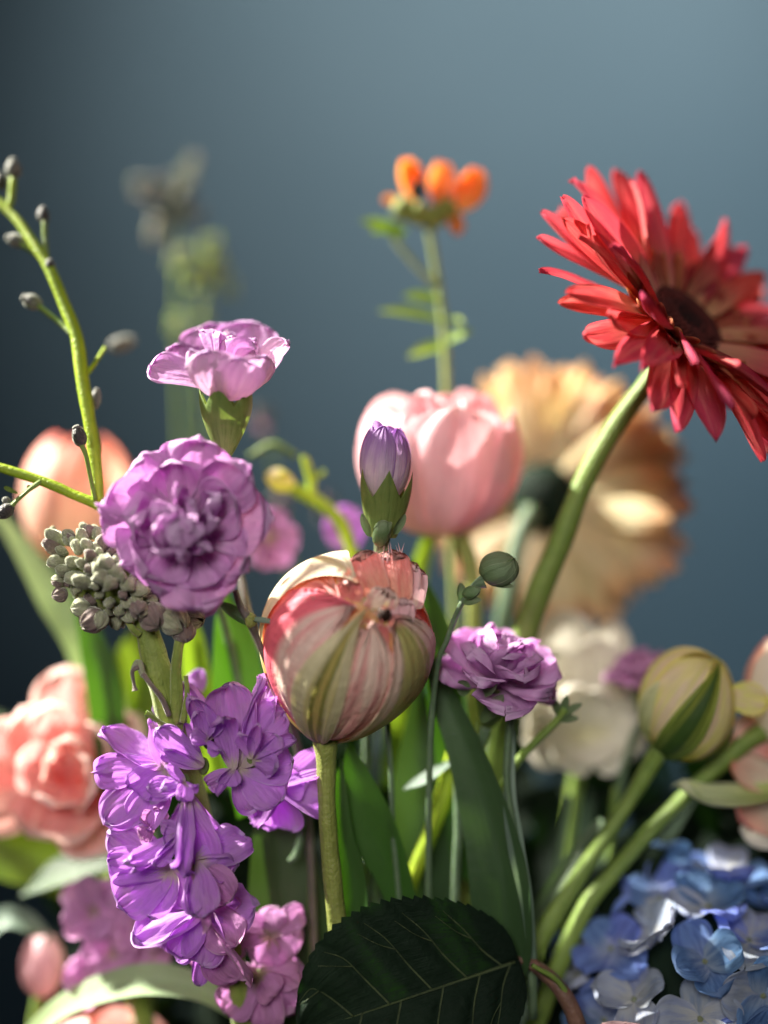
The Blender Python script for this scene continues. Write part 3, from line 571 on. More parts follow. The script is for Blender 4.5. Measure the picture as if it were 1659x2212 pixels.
# ---- red gerbera
def gerbera(t, c, ax, Rp, s, mat, mat_in, spec, disc, seed=0, inner=True):
    e1, e2, a = basis(ax); c0 = V(*c, s); U_ = PX(1, s); rg = random.Random(seed)
    meshes = []
    for q in range(6):
        vs, f, uv = sheet(L=1, W=.115, a=.42, c=3.2, d=.7, w0=.25, bow=.16 if q % 2 else -.1, cup=.9, ruf=.02, curl=[.3, -.4, .1, .5, -.2, 0][q], wr=.004, teeth=.03, crease=-.12, twist=[.3, -.3, .5, 0, -.5, .1][q], seed=seed+q, nu=13, nv=21)
        meshes.append(mk(vs, f, uv, mat, 'petal'))
    vs, f, uv = sheet(L=1, W=.13, a=.4, c=3, d=.6, w0=.2, bow=.2, cup=.9, curl=.3, seed=seed+9, nu=9, nv=13)
    min_ = mk(vs, f, uv, mat_in, 'petal')
    for (n, off, el, L, Wd, jit) in spec:
        for i in range(n):
            az = 2*math.pi*(i+rg.uniform(-jit, jit)*.45)/n+off; r = e1*math.cos(az)+e2*math.sin(az)
            E = R(el+rg.uniform(-6, 6)); d = r*math.sin(E)+a*math.cos(E); fc = a*math.sin(E)-r*math.cos(E)
            Lw = L*U_*rg.uniform(.9, 1.06); rl = rg.uniform(-.35, .35); fc = fc*math.cos(rl)+d.cross(fc)*math.sin(rl)
            M = Matrix.Translation(c0+r*disc*.8*U_) @ frame(d, fc) @ Matrix.Diagonal((Lw*Wd, Lw, Lw, 1))
            small = L < Rp*.45
            link('inner_petal' if small else 'petal', min_ if small else meshes[i % 6], t, M)
    return c0, e1, e2, a, U_
t = thing('red_gerbera', V(1395, 830, 2.2), 'large red gerbera with a near-black centre, leaning out of the right edge', 'gerbera')
ax = dv(.54, .59, .58)
c0, e1, e2, a_, U_ = gerbera(t, (1474, 700), ax, 345, 2.5, m_ger, m_geri,
   [(25, 0, 93, 318, 1.2, .8), (25, .12, 79, 332, 1.15, .8), (18, .05, 66, 295, 1.2, .9), (38, 0, 72, 150, 1.2, .6), (38, .1, 60, 116, 1.2, .6)], 88, seed=2)
U0 = U_; U_ = U_*1.12
lathe(t, c0-a_*U_*6, a_, [(0, 82*U_), (8*U_, 84*U_), (14*U_, 70*U_), (15*U_, 40*U_)], m_discr, 'disc_ring', k=32)
lathe(t, c0+a_*U_*2, a_, [(0, 62*U_), (12*U_, 60*U_), (20*U_, 44*U_), (18*U_, 20*U_), (12*U_, 2*U_)], m_disc, 'disc', k=32, lump=.03)
fl = []
for ring, (rr, h, n) in enumerate(((74, 16, 44), (64, 20, 38), (54, 22, 32), (44, 20, 26), (32, 17, 18), (18, 13, 10))):
    for i in range(n):
        q = 2*math.pi*(i+.5*(ring % 2))/n; p = c0+(e1*math.cos(q)+e2*math.sin(q))*rr*U_+a_*(h-6)*U_
        d = (a_+(e1*math.cos(q)+e2*math.sin(q))*.35*(rr/74)).normalized(); M = frame(d, e1)
        k0 = len(fl)*0
        fl.append((p, M))
vs = []; fs = []
for p, M in fl:
    b0 = len(vs)
    for (y, r_) in ((0, 4.2), (9, 4.6), (14, 2.0)):
        for j in range(5):
            v3 = M @ Vector((r_*U_*math.cos(j*1.2566), y*U_, r_*U_*math.sin(j*1.2566))); vs.append(p+v3)
    for y in (0, 5):
        for j in range(5): fs.append((b0+y+j, b0+y+(j+1) % 5, b0+y+5+(j+1) % 5, b0+y+5+j))
    fs.append(tuple(b0+10+j for j in range(5)))
add('disc_florets', vs, fs, None, m_discr, t)
U_ = U0
lathe(t, c0-a_*U_*62, a_, [(0, 16*U_), (12*U_, 34*U_), (34*U_, 62*U_), (58*U_, 84*U_)], m_calyx, 'green_cup', k=30, teeth=8*U_, nt=15)
stem(t, [(c0.x, 0, 0, 0)] and [(1440, 770, 2.6, 22), (1395, 832, 2.6, 21), (1320, 935, 2.8, 22), (1258, 1050, 3, 23), (1212, 1170, 3.2, 25), (1160, 1290, 3.5, 27), (1120, 1420, 3.8, 28), (1080, 1600, 4.2, 28), (1040, 1900, 5, 28), (1010, 2300, 5.5, 28)], m_st_g, 'stem', k=16)

# ---- orange gerbera seen from behind
t = thing('orange_gerbera', V(1160, 1200, 7.5), 'blurred orange and straw-coloured gerbera seen from behind, right of the pink tulip', 'gerbera')
ax = dv(.42, .12, -.9)
c0, e1, e2, a_, U_ = gerbera(t, (1175, 1075), ax, 300, 10, m_gero, m_gero, [(30, 0, 82, 275, 1.5, .3), (30, .1, 72, 275, 1.5, .3), (24, .05, 90, 250, 1.5, .4)], 50, seed=5)
U_ = U_*.82
lathe(t, c0-a_*U_*80, a_, [(0, 1*U_), (3*U_, 30*U_), (20*U_, 62*U_), (44*U_, 84*U_), (84*U_, 98*U_)], m_dl, 'green_cup', k=30, teeth=8*U_, nt=15)
stem(t, [(1150, 1100, 8, 22), (1118, 1180, 7.4, 22), (1090, 1350, 7, 22), (1060, 1700, 7, 26), (1040, 2300, 7.5, 26)], m_st_b, 'stem')

# ---- pink tulip
t = thing('pink_tulip', V(985, 1140, 5.4), 'soft pink double tulip with a wavy rim, behind the mauve bud', 'tulip')
A_ = dv(.05, 1, .12); PC = V(950, 985, 5.2); PR = PX(158, 5.2)
for i, (ph, hw, tm, off, fl_, sd) in enumerate(((0, 48, .70, -.12, .05, 1), (72, 48, .72, -.14, .05, 2), (144, 48, .70, -.12, .05, 3), (216, 48, .73, -.14, .05, 4), (288, 48, .71, -.12, .05, 5),
        (52, 50, .74, .0, .06, 6), (118, 46, .69, .02, .04, 7), (190, 50, .72, .0, .06, 8), (262, 46, .70, .02, .04, 9), (-25, 48, .69, .03, .05, 10))):
    orb(t, PC, PR, A_, -A_, ph, hw, m_pink, tm=tm, off=off, flare=fl_, scale=(1.08, 1.0, 1.08), ruf=.035, rf=1.1, fold=.02, ff=3, n=7, wr=.004, seed=sd, nu=31, nv=31)
for i in range(6):
    PB(t, (940+i*8, 960, 4), (900+i*32, 850+(i % 2)*18, 4.2+.2*i), (.3*(i-3), .2, 1), m_pink, 44, a=.5, c=6, d=.5, cup=.7, ruf=.1, fold=.15, seed=i, curl=.3)
stem(t, [(975, 1130, 5.4, 20), (1000, 1170, 5.4, 18), (1018, 1230, 5.4, 18), (1025, 1350, 5.4, 18), (1010, 1700, 5.6, 18), (980, 2300, 5.6, 18)], m_st_t, 'stem')
ribbon(t, [(860, 1700, 6, 40), (880, 1400, 6, 30), (905, 1240, 6, 20), (935, 1140, 6, 14)], m_lime, (0, .2, 1))

# ---- peach tulip, far left
t = thing('peach_tulip', V(190, 1240, 7.5), 'blurred peach and cream tulip behind the yellow-green stalk at left', 'tulip')
A_ = dv(.05, 1, .1); PC = V(168, 1080, 9); PR = PX(116, 9)
for i in range(6): orb(t, PC, PR, A_, -A_, i*60+10, 46, m_peach, tm=.86, off=.02*(i % 2), flare=.05, scale=(1, 1, 1.22), ruf=.03, n=4, seed=i, nu=25, nv=25)
stem(t, [(170, 1210, 7.4, 18), (190, 1350, 7.4, 18), (240, 1600, 7.4, 18), (330, 2300, 7, 18)], m_st_t, 'stem')
ribbon(t, [(300, 2000, 6.5, 60), (210, 1480, 6.5, 46), (110, 1290, 6.8, 34), (30, 1160, 7, 18), (-30, 1090, 7, 4)], m_pl, (.4, .3, 1))

# ---- orange flower
t = thing('orange_flower', V(965, 830, 7), 'small orange cluster of blooms on a leafy green stalk, above the pink tulip', 'flower')
stem(t, [(985, 1400, 7, 9), (970, 1000, 7, 9), (964, 800, 7, 9), (958, 700, 7, 9), (945, 600, 7, 8), (928, 500, 7, 8), (918, 455, 7, 12)], m_st_s, 'stem')
stem(t, [(945, 620, 7, 7), (905, 580, 7, 6), (862, 530, 7, 6), (845, 500, 7, 5)], m_st_s, 'stem')
rg = random.Random(9)
for (px, py, L, w_, n) in ((880, 378, 62, 24, 4), (952, 388, 66, 26, 4), (1024, 398, 62, 30, 4)):
    for i in range(n):
        an = R(90+(i-n/2)*14+(px-950)*-.12); bb = (px-(px-945)*.35, py+60, 7+rg.uniform(-.5, .5))
        PB(t, bb, (px+L*.38*math.cos(an)*1.6, py+15-L*.85*abs(math.sin(an)), 7+rg.uniform(-.9, .9)), (rg.uniform(-.4, .4), .4, 1), m_orange, w_, a=.5, c=2.2, d=.85, cup=.7, bow=.2, seed=i)
PB(t, (975, 440, 6.8), (988, 508, 6.5), (.3, .3, 1), m_orange, 20, cup=.6, seed=3); PB(t, (870, 430, 6.8), (826, 436, 6.6), (0, .5, 1), m_orange, 14, cup=.6, seed=4)
bead(t, V(902, 410, 6.2), PX(14, 6), m_dl, 'bud', el=1.6)
for i, (px, py) in enumerate(((872, 452), (905, 462), (940, 468), (965, 452))): bead(t, V(px, py, 6.7), PX(24, 7), m_st_s, 'sepal', el=1.1, seed=i, lump=.15)
for a, bb, w_ in (((868, 515, 7), (778, 478, 6.6), 24), ((880, 500, 7), (800, 500, 6.8), 22), ((955, 655, 7), (870, 640, 6.6), 20), ((960, 695, 7), (815, 672, 6.6), 17), ((965, 745, 7), (880, 772, 6.6), 18), ((965, 740, 6.8), (1020, 715, 6.4), 18), ((962, 690, 7), (1000, 700, 6), 14)):
    PB(t, a, bb, (.1, .8, .8), m_lime, w_, 'leaf', a=.5, c=1.8, d=.9, cup=.5, bow=-.2, seed=int(w_))

# ---- stock: knobbly head, stem and florets
t = thing('stock_flower', V(420, 2212, .6), 'purple stock with knobbly grey-green bud head, thick stem and crumpled violet florets', 'stock flower')
stem(t, [(312, 1330, .4, 24), (326, 1390, .35, 27), (338, 1440, .3, 30), (352, 1500, .3, 27), (372, 1570, .5, 30), (410, 1680, .9, 27), (450, 1850, 1.2, 26), (500, 2050, 1.5, 25), (540, 2300, 2, 24)], m_st_s, 'stem', k=20, rough=.05, seed=4)
stem(t, [(378, 1560, .3, 15), (382, 1500, .1, 15), (380, 1450, .0, 12), (385, 1400, -.1, 11), (392, 1372, -.1, 12)], m_st_s, 'side_stem', seed=5)
stem(t, [(302, 1370, .1, 9), (288, 1360, 0, 8), (276, 1342, 0, 7)], m_st_s, 'pedicel'); stem(t, [(395, 1560, 0, 8), (404, 1500, -.1, 6), (401, 1460, -.1, 5)], m_st_s, 'pedicel')
rg = random.Random(12)
spots = []
for i in range(600):
    a_ = rg.random()*6.28; q = rg.random()**.5
    x = 228+q*118*math.cos(a_); y = 1245-q*92*math.sin(a_)+(x-228)*.45
    if x > 345 or y < 1148: continue
    if all((x-p[0])**2+(y-p[1])**2 > 19**2 for p in spots): spots.append((x, y, q))
for i, (x, y, q) in enumerate(spots):
    s = -.9+1.5*q*q; bead(t, V(x, y, s), PX(rg.uniform(9, 18)), m_budgrey if rg.random() < .75 else m_budgr2, 'bud', axis=dv((x-228)/100+rg.uniform(-.4, .4), (1260-y)/100+rg.uniform(-.3, .5), .8), el=rg.uniform(1.0, 2.1), lump=.22, seed=i)
    if i % 2: bead(t, V(x+rg.uniform(-10, 10), y-10, s+.3), PX(10), m_budgrey, 'bud', axis=dv(rg.uniform(-1, 1), 1, .3), el=1.6, lump=.12, seed=i+90)
core = bead(t, V(240, 1255, .8), PX(84), m_st_s, 'bud_core', el=.9, lump=.08, k=20)
for i, (x, y, s, r_, a1) in enumerate(((200, 1338, -.3, 27, (-.8, -.5, .3)), (175, 1312, -.2, 20, (-.9, 0, .3)), (330, 1332, -.4, 30, (.5, -.6, .5)), (375, 1340, -.3, 32, (.7, -.5, .4)), (395, 1362, -.1, 26, (.3, -1, .3)), (415, 1335, .1, 26, (.9, -.2, .3)), (300, 1318, -.7, 20, (0, -.6, 1)), (150, 1165, .2, 15, (-.6, .8, .3)), (125, 1255, .2, 14, (-1, .2, .2)), (130, 1285, .2, 16, (-1, -.1, .3)), (215, 1340, -.4, 20, (-.2, -.9, .5)))):
    for q in range(3):
        an = q*2.1+i
        orb(t, V(x, y, s), PX(r_), dv(*a1), -dv(*a1), q*120+i*20, 66, (m_budgr2, m_budgrey)[(i+q) % 2], tm=.96, off=.03*q, fold=.06, ff=3, ruf=.1, wr=.02, n=6, seed=i*3+q, nu=17, nv=19, name='bud')
# dried hanging floret
stem(t, [(365, 1545, -.1, 6), (350, 1510, -.3, 6), (325, 1478, -.4, 5), (308, 1455, -.4, 6)], m_budgr2, 'pedicel')
stem(t, [(300, 1440, -.4, 6), (286, 1450, -.4, 5), (290, 1480, -.4, 4), (292, 1492, -.4, 7)], m_budgr2, 'dried_petal'); stem(t, [(310, 1462, -.4, 6), (300, 1432, -.3, 8), (288, 1444, -.3, 6)], m_budgrey, 'dried_petal')
stem(t, [(372, 1575, .0, 7), (345, 1560, -.3, 5), (325, 1545, -.4, 5), (315, 1540, -.4, 7)], m_st_s, 'pedicel')

cnt = [0]
def floret(c, petals, mat=m_stock, w=1.0, **kw):
    """c=(px,py,s) heart; petals: (px,py,s,halfwidth,(face))"""
    f = bead(t, V(c[0], c[1], c[2]+.3), PX(12), m_calyx, 'floret', el=1.6, seed=cnt[0])
    for p in petals:
        cnt[0] += 1; rg = random.Random(cnt[0]+500)
        face = p[4] if len(p) > 4 else (rg.uniform(-.8, .8), rg.uniform(-.3, .7), 1)
        face = (face[0]+rg.uniform(-.25, .25), face[1]+rg.uniform(-.2, .2), face[2])
        k = dict(a=.55, c=5, d=.5, w0=.12, bow=rg.uniform(-.3, .6), cup=rg.uniform(.1, 1.25), ruf=.06, rf=rg.uniform(1.2, 2.4), fold=rg.uniform(.02, .12), ff=rg.uniform(.8, 2.2), ecurl=rg.choice((-.35, -.2, .25, -.45)), frill=.022, curl=rg.uniform(-1.3, .7), tr=.03, wr=.014, teeth=.05, twist=rg.uniform(-.7, .7), seed=cnt[0], nu=37, nv=35)
        if len(p) < 6 and rg.random() < .35: k.update(cup=rg.uniform(1.3, 1.9), ecurl=.3, bow=rg.uniform(.2, .8), ruf=.03)
        k.update(kw)
        if len(p) > 5: k.update(p[5])
        PB(f, c, p[:3], face, p[6] if len(p) > 6 else mat, p[3]*w, **k)
floret((520, 1655, 0), [(498, 1470, .1, 58, (0, .1, 1), dict(bow=.35, cup=.5, curl=-.3)), (592, 1445, .3, 44, (-.4, .1, 1), dict(bow=.3, cup=.8)), (622, 1540, .5, 54, (-.5, .3, 1)),
    (408, 1500, -.4, 30, (.3, .3, 1), dict(cup=1.1, curl=.3)), (398, 1470, .7, 36), (634, 1640, .2, 58, (-.2, .6, 1)), (612, 1732, -.3, 56, (-.2, .5, 1), dict(bow=.2)), (545, 1745, .2, 40),
    (465, 1690, -.4, 16), (572, 1460, -.2, 22, (.6, 0, .8), dict(cup=1.2))])
floret((545, 1640, -.3), [(560, 1560, -.6, 26), (600, 1590, -.5, 30), (590, 1660, -.6, 30), (640, 1600, -.2, 26), (520, 1590, -.6, 22)])
floret((450, 1600, -.2), [(425, 1540, -.5, 28), (470, 1545, -.5, 26), (410, 1590, -.6, 24), (480, 1620, -.7, 22)])
floret((505, 1665, -.2), [(482, 1560, -.9, 34, (0, -.2, 1), dict(bow=.9, cup=.9, curl=.8)), (470, 1722, -.6, 14), (510, 1700, -.6, 22), (448, 1700, .2, 26)])
floret((440, 1655, -.1), [(335, 1575, -.5, 38, (.2, .7, 1), dict(cup=.9, bow=.4, curl=-.4)), (345, 1620, -.4, 26, (0, -.6, 1), dict(cup=.8)), (370, 1560, .3, 34)])
floret((355, 1660, .1), [(212, 1580, .3, 52, (.3, .6, 1), dict(bow=.5, cup=.6, curl=-.7)), (200, 1665, .1, 40, (.2, -.2, 1), dict(curl=-1.1)), (222, 1780, .1, 56, (.1, .4, 1), dict(bow=.4, cup=.5)), (300, 1790, .2, 58, (0, .3, 1)),
    (330, 1560, .7, 52), (390, 1520, .9, 44), (280, 1710, -.2, 44, (.3, 0, 1), dict(cup=.7))])
floret((400, 1690, -.4), [(318, 1700, -.7, 24, (0, .8, 1)), (322, 1730, -.6, 20, (0, .8, 1)), (355, 1655, -.7, 16), (385, 1730, -.9, 24, (.4, 0, 1), dict(ruf=.16)), (430, 1700, -.7, 20), (350, 1700, -.8, 16, (.2, .5, 1), dict(ruf=.2))])
floret((405, 1720, -.4), [(372, 1880, -.9, 30, (.7, 0, .8), dict(cup=.8, twist=.5)), (400, 1900, -.8, 34, (-.3, .1, 1), dict(cup=.6, bow=-.2)), (448, 1880, -.4, 44, (-.3, .2, 1)), (470, 1860, .1, 50), (356, 1830, -.6, 20)])
floret((395, 1800, -.5), [(268, 1860, -1.0, 26, (.1, .8, 1), dict(bow=.4, cup=.9, curl=.9)), (285, 1880, -.9, 16, (.1, .3, 1), dict(curl=1.2, cup=1)), (345, 1780, -.4, 22), (325, 1870, -.6, 30, (.2, .5, 1))])
floret((330, 1780, .3), [(300, 1770, -.2, 24, (.3, .5, 1), {}, m_stockf), (310, 1810, -.3, 22, (.3, .5, 1), {}, m_stockf), (350, 1750, -.1, 20, (.3, .5, 1), {}, m_stockf)])
floret((370, 1880, .1), [(232, 1800, .2, 48, (.2, .4, 1), dict(cup=.4)), (225, 1868, .1, 50, (.1, .2, 1), dict(curl=-.8)), (250, 1960, .0, 58, (.1, .3, 1), dict(cup=.5)), (330, 1990, -.2, 64, (0, .4, 1), dict(cup=.5, bow=.3)), (400, 1960, -.3, 50)])
floret((420, 1860, -.4), [(440, 1985, -1.0, 46, (-.2, .3, 1), dict(bow=.3, cup=.6, curl=-.4)), (500, 1950, -.5, 52, (-.3, .3, 1), {}, m_stockf), (450, 2010, -1.1, 20, (.6, 0, 1), dict(cup=1.3), m_stockf), (415, 1985, -.9, 34), (520, 1870, 0, 54), (530, 1800, .5, 50)])
floret((440, 1960, .4), [(300, 2030, .4, 62, (.1, .6, 1)), (370, 2060, .2, 56), (440, 2080, .2, 50, (0, .4, 1)), (520, 2040, .0, 60, (-.2, .2, 1), {}, m_stockf), (550, 1960, .3, 54)])
floret((445, 2005, .5), [(385, 2080, .6, 30), (430, 2130, .8, 30), (540, 2100, .6, 66, (0, .2, 1), {}, m_stockf), (500, 2130, .9, 50, (0, .2, 1), {}, m_stockf), (400, 2040, .6, 40)])
floret((600, 1700, 1.0), [(690, 1620, 1.2, 38, (0, .3, 1)), (726, 1672, .7, 20, (0, .8, 1), dict(cup=.9)), (690, 1745, 1.2, 44), (590, 1790, 1.3, 52), (540, 1780, 1.2, 50), (660, 1690, .8, 40, (-.2, .4, 1)), (640, 1790, 1.5, 40)])
floret((430, 1500, 2.0), [(425, 1445, 2.2, 26), (400, 1480, 2.2, 24), (360, 1510, 2, 30), (330, 1540, 1.8, 28)])
floret((585, 2020, 1.6), [(590, 1960, 1.6, 40, (0, .3, 1), {}, m_stockf), (660, 1965, 1.8, 34, (0, .3, 1), {}, m_stockf), (640, 2060, 1.7, 52, (0, .3, 1), {}, m_stockf), (560, 2080, 1.5, 52, (0, .3, 1), {}, m_stockf), (520, 2000, 1.6, 40, (0, .3, 1), {}, m_stockf)])
floret((560, 2110, 1.5), [(480, 2190, 1.4, 54, (0, .3, 1), {}, m_stockf), (560, 2230, 1.4, 62, (0, .3, 1), {}, m_stockf), (640, 2170, 1.6, 52, (0, .3, 1), {}, m_stockf), (650, 2090, 1.7, 46, (0, .3, 1), {}, m_stockf), (470, 2110, 1.5, 36, (0, .3, 1), {}, m_stockf), (600, 2150, 1.0, 40, (0, .3, 1), dict(cup=.8), m_stockf)])

rg = random.Random(44)
for (cx, cy, s0, n_, r_, mt) in ((300, 1650, 1.3, 5, 60, m_stock), (420, 1780, 1.0, 5, 60, m_stock), (380, 1980, 1.2, 5, 80, m_stock), (470, 2060, 1.3, 5, 70, m_stockf), (590, 2120, 1.9, 5, 80, m_stockf), (500, 1980, .7, 5, 60, m_stockf)):
    floret((cx, cy, s0), [(cx+r_*rg.uniform(.8, 1.1)*math.cos(q*6.283/n_+cx), cy+r_*rg.uniform(.8, 1.1)*math.sin(q*6.283/n_+cx), s0+rg.uniform(-.3, .4), r_*rg.uniform(.42, .62)) for q in range(n_)], mt)

# ---- blurred stock, lower left
t = thing('stock_flower', V(330, 2212, 4.5), 'blurred pinkish-purple stock cluster at lower left behind the violet florets', 'stock flower')
stem(t, [(250, 1960, 4.6, 22), (290, 2100, 4.6, 22), (330, 2300, 4.6, 22)], m_st_s, 'stem')
for (cx, cy, n, r_) in ((200, 1970, 9, 80), (240, 2060, 8, 74), (200, 2110, 8, 70), (300, 2010, 7, 66), (260, 1940, 6, 60), (330, 2060, 6, 50)):
    rg = random.Random(cx+cy); f = bead(t, V(cx, cy, 4.6), PX(14, 4.6), m_calyx, 'floret', el=1.2)
    for i in range(n):
        an = i*6.283/n+rg.random(); rr = r_*rg.uniform(.75, 1)
        PB(f, (cx, cy, 4.4), (cx+rr*math.cos(an), cy-rr*math.sin(an), 4.2+rg.uniform(-.5, .6)), (-.4*math.cos(an), -.4*math.sin(an)+.3, 1), m_stockp, 34, a=.6, c=5, d=.5, w0=.1, ruf=.1, fold=.1, cup=.4, curl=rg.uniform(-1, .3), wr=.008, seed=cx+i)

# ---- coral double tulip, left
t = thing('coral_tulip', V(150, 1840, 5), 'big blurred coral-pink double tulip with red-edged inner petals, at the left edge', 'tulip')
for i, (tx, ty, s, w_, f) in enumerate(((150, 1445, 5.6, 86, (0, -.1, 1)), (285, 1545, 5.4, 84, (-.4, -.1, 1)), (45, 1530, 5.4, 76, (.4, 0, 1)), (-60, 1600, 5, 90, (.5, 0, 1)), (-80, 1740, 4.6, 90, (.5, .3, 1)), (60, 1800, 4.2, 96, (.1, .6, 1)), (245, 1835, 4.2, 96, (-.2, .6, 1)), (300, 1730, 4.6, 84, (-.6, .2, 1)), (160, 1820, 4.0, 90, (0, .6, 1)),
        (110, 1520, 4.8, 66, (.2, -.2, 1)), (215, 1570, 4.6, 66, (-.3, -.1, 1)), (40, 1640, 4.3, 64, (.6, 0, 1)), (120, 1740, 3.8, 70, (.1, .5, 1)), (200, 1700, 3.8, 62, (-.4, .3, 1)), (150, 1590, 4.2, 52, (.1, -.1, 1)), (100, 1640, 4, 46, (.5, .1, 1)), (190, 1640, 3.9, 46, (-.5, .1, 1)))):
    PB(t, (150, 1690, 5.8 if i < 9 else 5.2), (tx, ty, s), f, m_coralp, w_, a=.5, c=5, d=.5, w0=.2, bow=.5, cup=.6, ruf=.07, fold=.06, curl=-.2, wr=.006, seed=i+3, nu=27, nv=25)
stem(t, [(160, 1700, 6, 22), (230, 1850, 6.4, 22), (330, 2300, 6.6, 22)], m_st_t, 'stem')
ribbon(t, [(330, 1855, 5.5, 10), (230, 1862, 5.4, 30), (130, 1885, 5.4, 36), (45, 1935, 5.4, 3)], m_tlp, (0, .8, .7), fold=.2)

# ---- cream flower
t = thing('cream_flower', V(1290, 1660, 6.8), 'blurred cream flower with thick rounded petals, behind the right-hand carnation', 'flower')
for i, (tx, ty, s, w_, b_) in enumerate(((1210, 1318, 6.8, 64, (1240, 1560, 7)), (1325, 1340, 6.8, 46, (1290, 1560, 7)), (1180, 1400, 6.2, 50, (1240, 1590, 7)), (1290, 1380, 6.2, 52, (1270, 1580, 7)), (1395, 1440, 6.6, 52, (1300, 1600, 7)), (1390, 1550, 6.2, 56, (1290, 1600, 7)),
        (1140, 1520, 6.2, 60, (1240, 1590, 7)), (1130, 1600, 6, 56, (1250, 1600, 7)), (1200, 1650, 5.8, 56, (1260, 1590, 7)), (1290, 1655, 5.8, 52, (1270, 1590, 7)), (1365, 1640, 6, 52, (1280, 1600, 7)), (1230, 1480, 5.6, 48, (1260, 1590, 7)), (1290, 1490, 5.6, 42, (1270, 1590, 7)))):
    PB(t, b_, (tx, ty, s), ((1270-tx)/300, (ty-1560)/300, 1), m_cream, w_*1.2, a=.4, c=5, d=.5, w0=.3, bow=.4, cup=.7, ruf=.03, seed=i, nu=19, nv=19)
stem(t, [(1260, 1600, 7.2, 16), (1230, 1800, 7.4, 16), (1180, 2300, 7.4, 16)], m_st_g, 'stem')
t = thing('carnation_twig', V(1105, 1680, 2), 'thin pale green twig with a small tuft of bracts, in front of the cream flower', 'twig')
stem(t, [(1060, 1760, 2.4, 9), (1105, 1665, 2.2, 9), (1150, 1610, 2, 9), (1200, 1560, 1.9, 9), (1222, 1530, 1.8, 12)], m_sage and m_st_g, 'stem')
for i, (a, bb) in enumerate((((1205, 1550, 1.8), (1258, 1520, 1.5)), ((1210, 1548, 1.8), (1190, 1505, 1.5)), ((1205, 1555, 1.8), (1250, 1552, 1.6)), ((1215, 1540, 1.8), (1225, 1500, 1.5)))):
    PB(t, a, bb, (0, .6, 1), m_budg, 11, 'bract', cup=.8, a=.4, c=2, d=.7)

# ---- yellow-green tulip bud, right
t = thing('yellow_tulip_bud', V(1420, 1620, 3.2), 'yellow-green tulip bud flushed pink with a pointed dark green outer petal, above the blue hydrangea', 'tulip')
A_ = dv(.55, .8, .25); PC = V(1486, 1520, 3); PR = PX(101, 3)
for i in range(6): orb(t, PC, PR, A_, -A_, i*60+15, 44, m_yel, tm=1.0, off=.035*(i % 2), scale=(1.02, .9, 1.17), ruf=.02, fold=.01, ff=2, n=2.8, tp=.7, seed=i, nu=25, nv=31)
orb(t, PC, PR, A_, -A_, 172, 24, m_yelg, tm=.98, off=.09, scale=(1.02, .9, 1.17), fold=.02, ff=2, n=2.2, tp=.8, seed=41, nu=21, nv=31)
orb(t, PC, PR, A_, -A_, 118, 20, m_cur, tm=.55, off=.08, scale=(1.02, .9, 1.17), fold=.01, ff=2, n=2.4, tp=.8, seed=42, nu=21, nv=31)
orb(t, PC, PR, A_, -A_, 232, 20, m_yelg, tm=.6, off=.08, scale=(1.02, .9, 1.17), fold=.01, ff=2, n=2.4, tp=.8, seed=43, nu=21, nv=31)
PB(t, (1570, 1500, 2.6), (1660, 1520, 2.6), (0, .3, 1), m_yel, 40, a=.4, c=3, d=.6, cup=.4, ruf=.1, seed=6)
stem(t, [(1436, 1605, 3.0, 19), (1408, 1650, 3.1, 19), (1360, 1730, 3.2, 16), (1300, 1820, 3.1, 16), (1240, 1910, 3, 18), (1150, 2060, 2.8, 22), (1060, 2300, 2.6, 22)], m_st_g, 'stem')
ribbon(t, [(1060, 2250, 3, 20), (1180, 1950, 3.2, 20), (1280, 1790, 3.4, 8), (1290, 1780, 3.4, 2)], m_tlp, (-.3, .2, 1))

# ---- right-edge tulip
t = thing('peach_cream_tulip', V(1660, 1700, 4), 'peach-and-cream tulip cut off by the right edge, with a curled pale green outer petal', 'tulip')
A_ = dv(-.3, 1, .2); PC = V(1730, 1500, 4); PR = PX(118, 4)
for i in range(6): orb(t, PC, PR, A_, -A_, i*60, 46, m_peach if i % 2 else m_cream, tm=.9, off=.02*(i % 2), scale=(1, 1, 1.2), ruf=.03, n=4, seed=i, nu=21, nv=21)
for i, (a, bb, w_, mt, f) in enumerate((((1700, 1690, 3.6), (1580, 1640, 3.4), 50, m_peach, (0, .4, 1)), ((1720, 1720, 3.8), (1600, 1770, 3.4), 60, m_peach, (0, .5, 1)), ((1640, 1560, 4), (1570, 1620, 3.6), 22, m_coralp, (.3, .6, 1)), ((1720, 1640, 3.5), (1590, 1560, 3.6), 40, m_coralp, (0, .3, 1)),
        ((1720, 1700, 3), (1470, 1690, 2.6), 46, m_cur, (0, 1, .5)), ((1700, 1820, 3.6), (1600, 1790, 3.4), 30, m_cream, (0, .4, 1)))):
    PB(t, a, bb, f, mt, w_, a=.5, c=4, d=.5, w0=.3, bow=.5 if i == 4 else .2, cup=.9 if i == 4 else .4, ruf=.06, wr=.006, seed=i, curl=.4 if i == 4 else 0, nu=25, nv=25)
stem(t, [(1740, 1560, 4, 24), (1640, 1585, 3.6, 22), (1540, 1665, 3.6, 18), (1440, 1760, 3.4, 16), (1330, 1880, 3.4, 17), (1250, 1990, 3.3, 19), (1120, 2300, 3.2, 24)], m_st_g, 'stem')

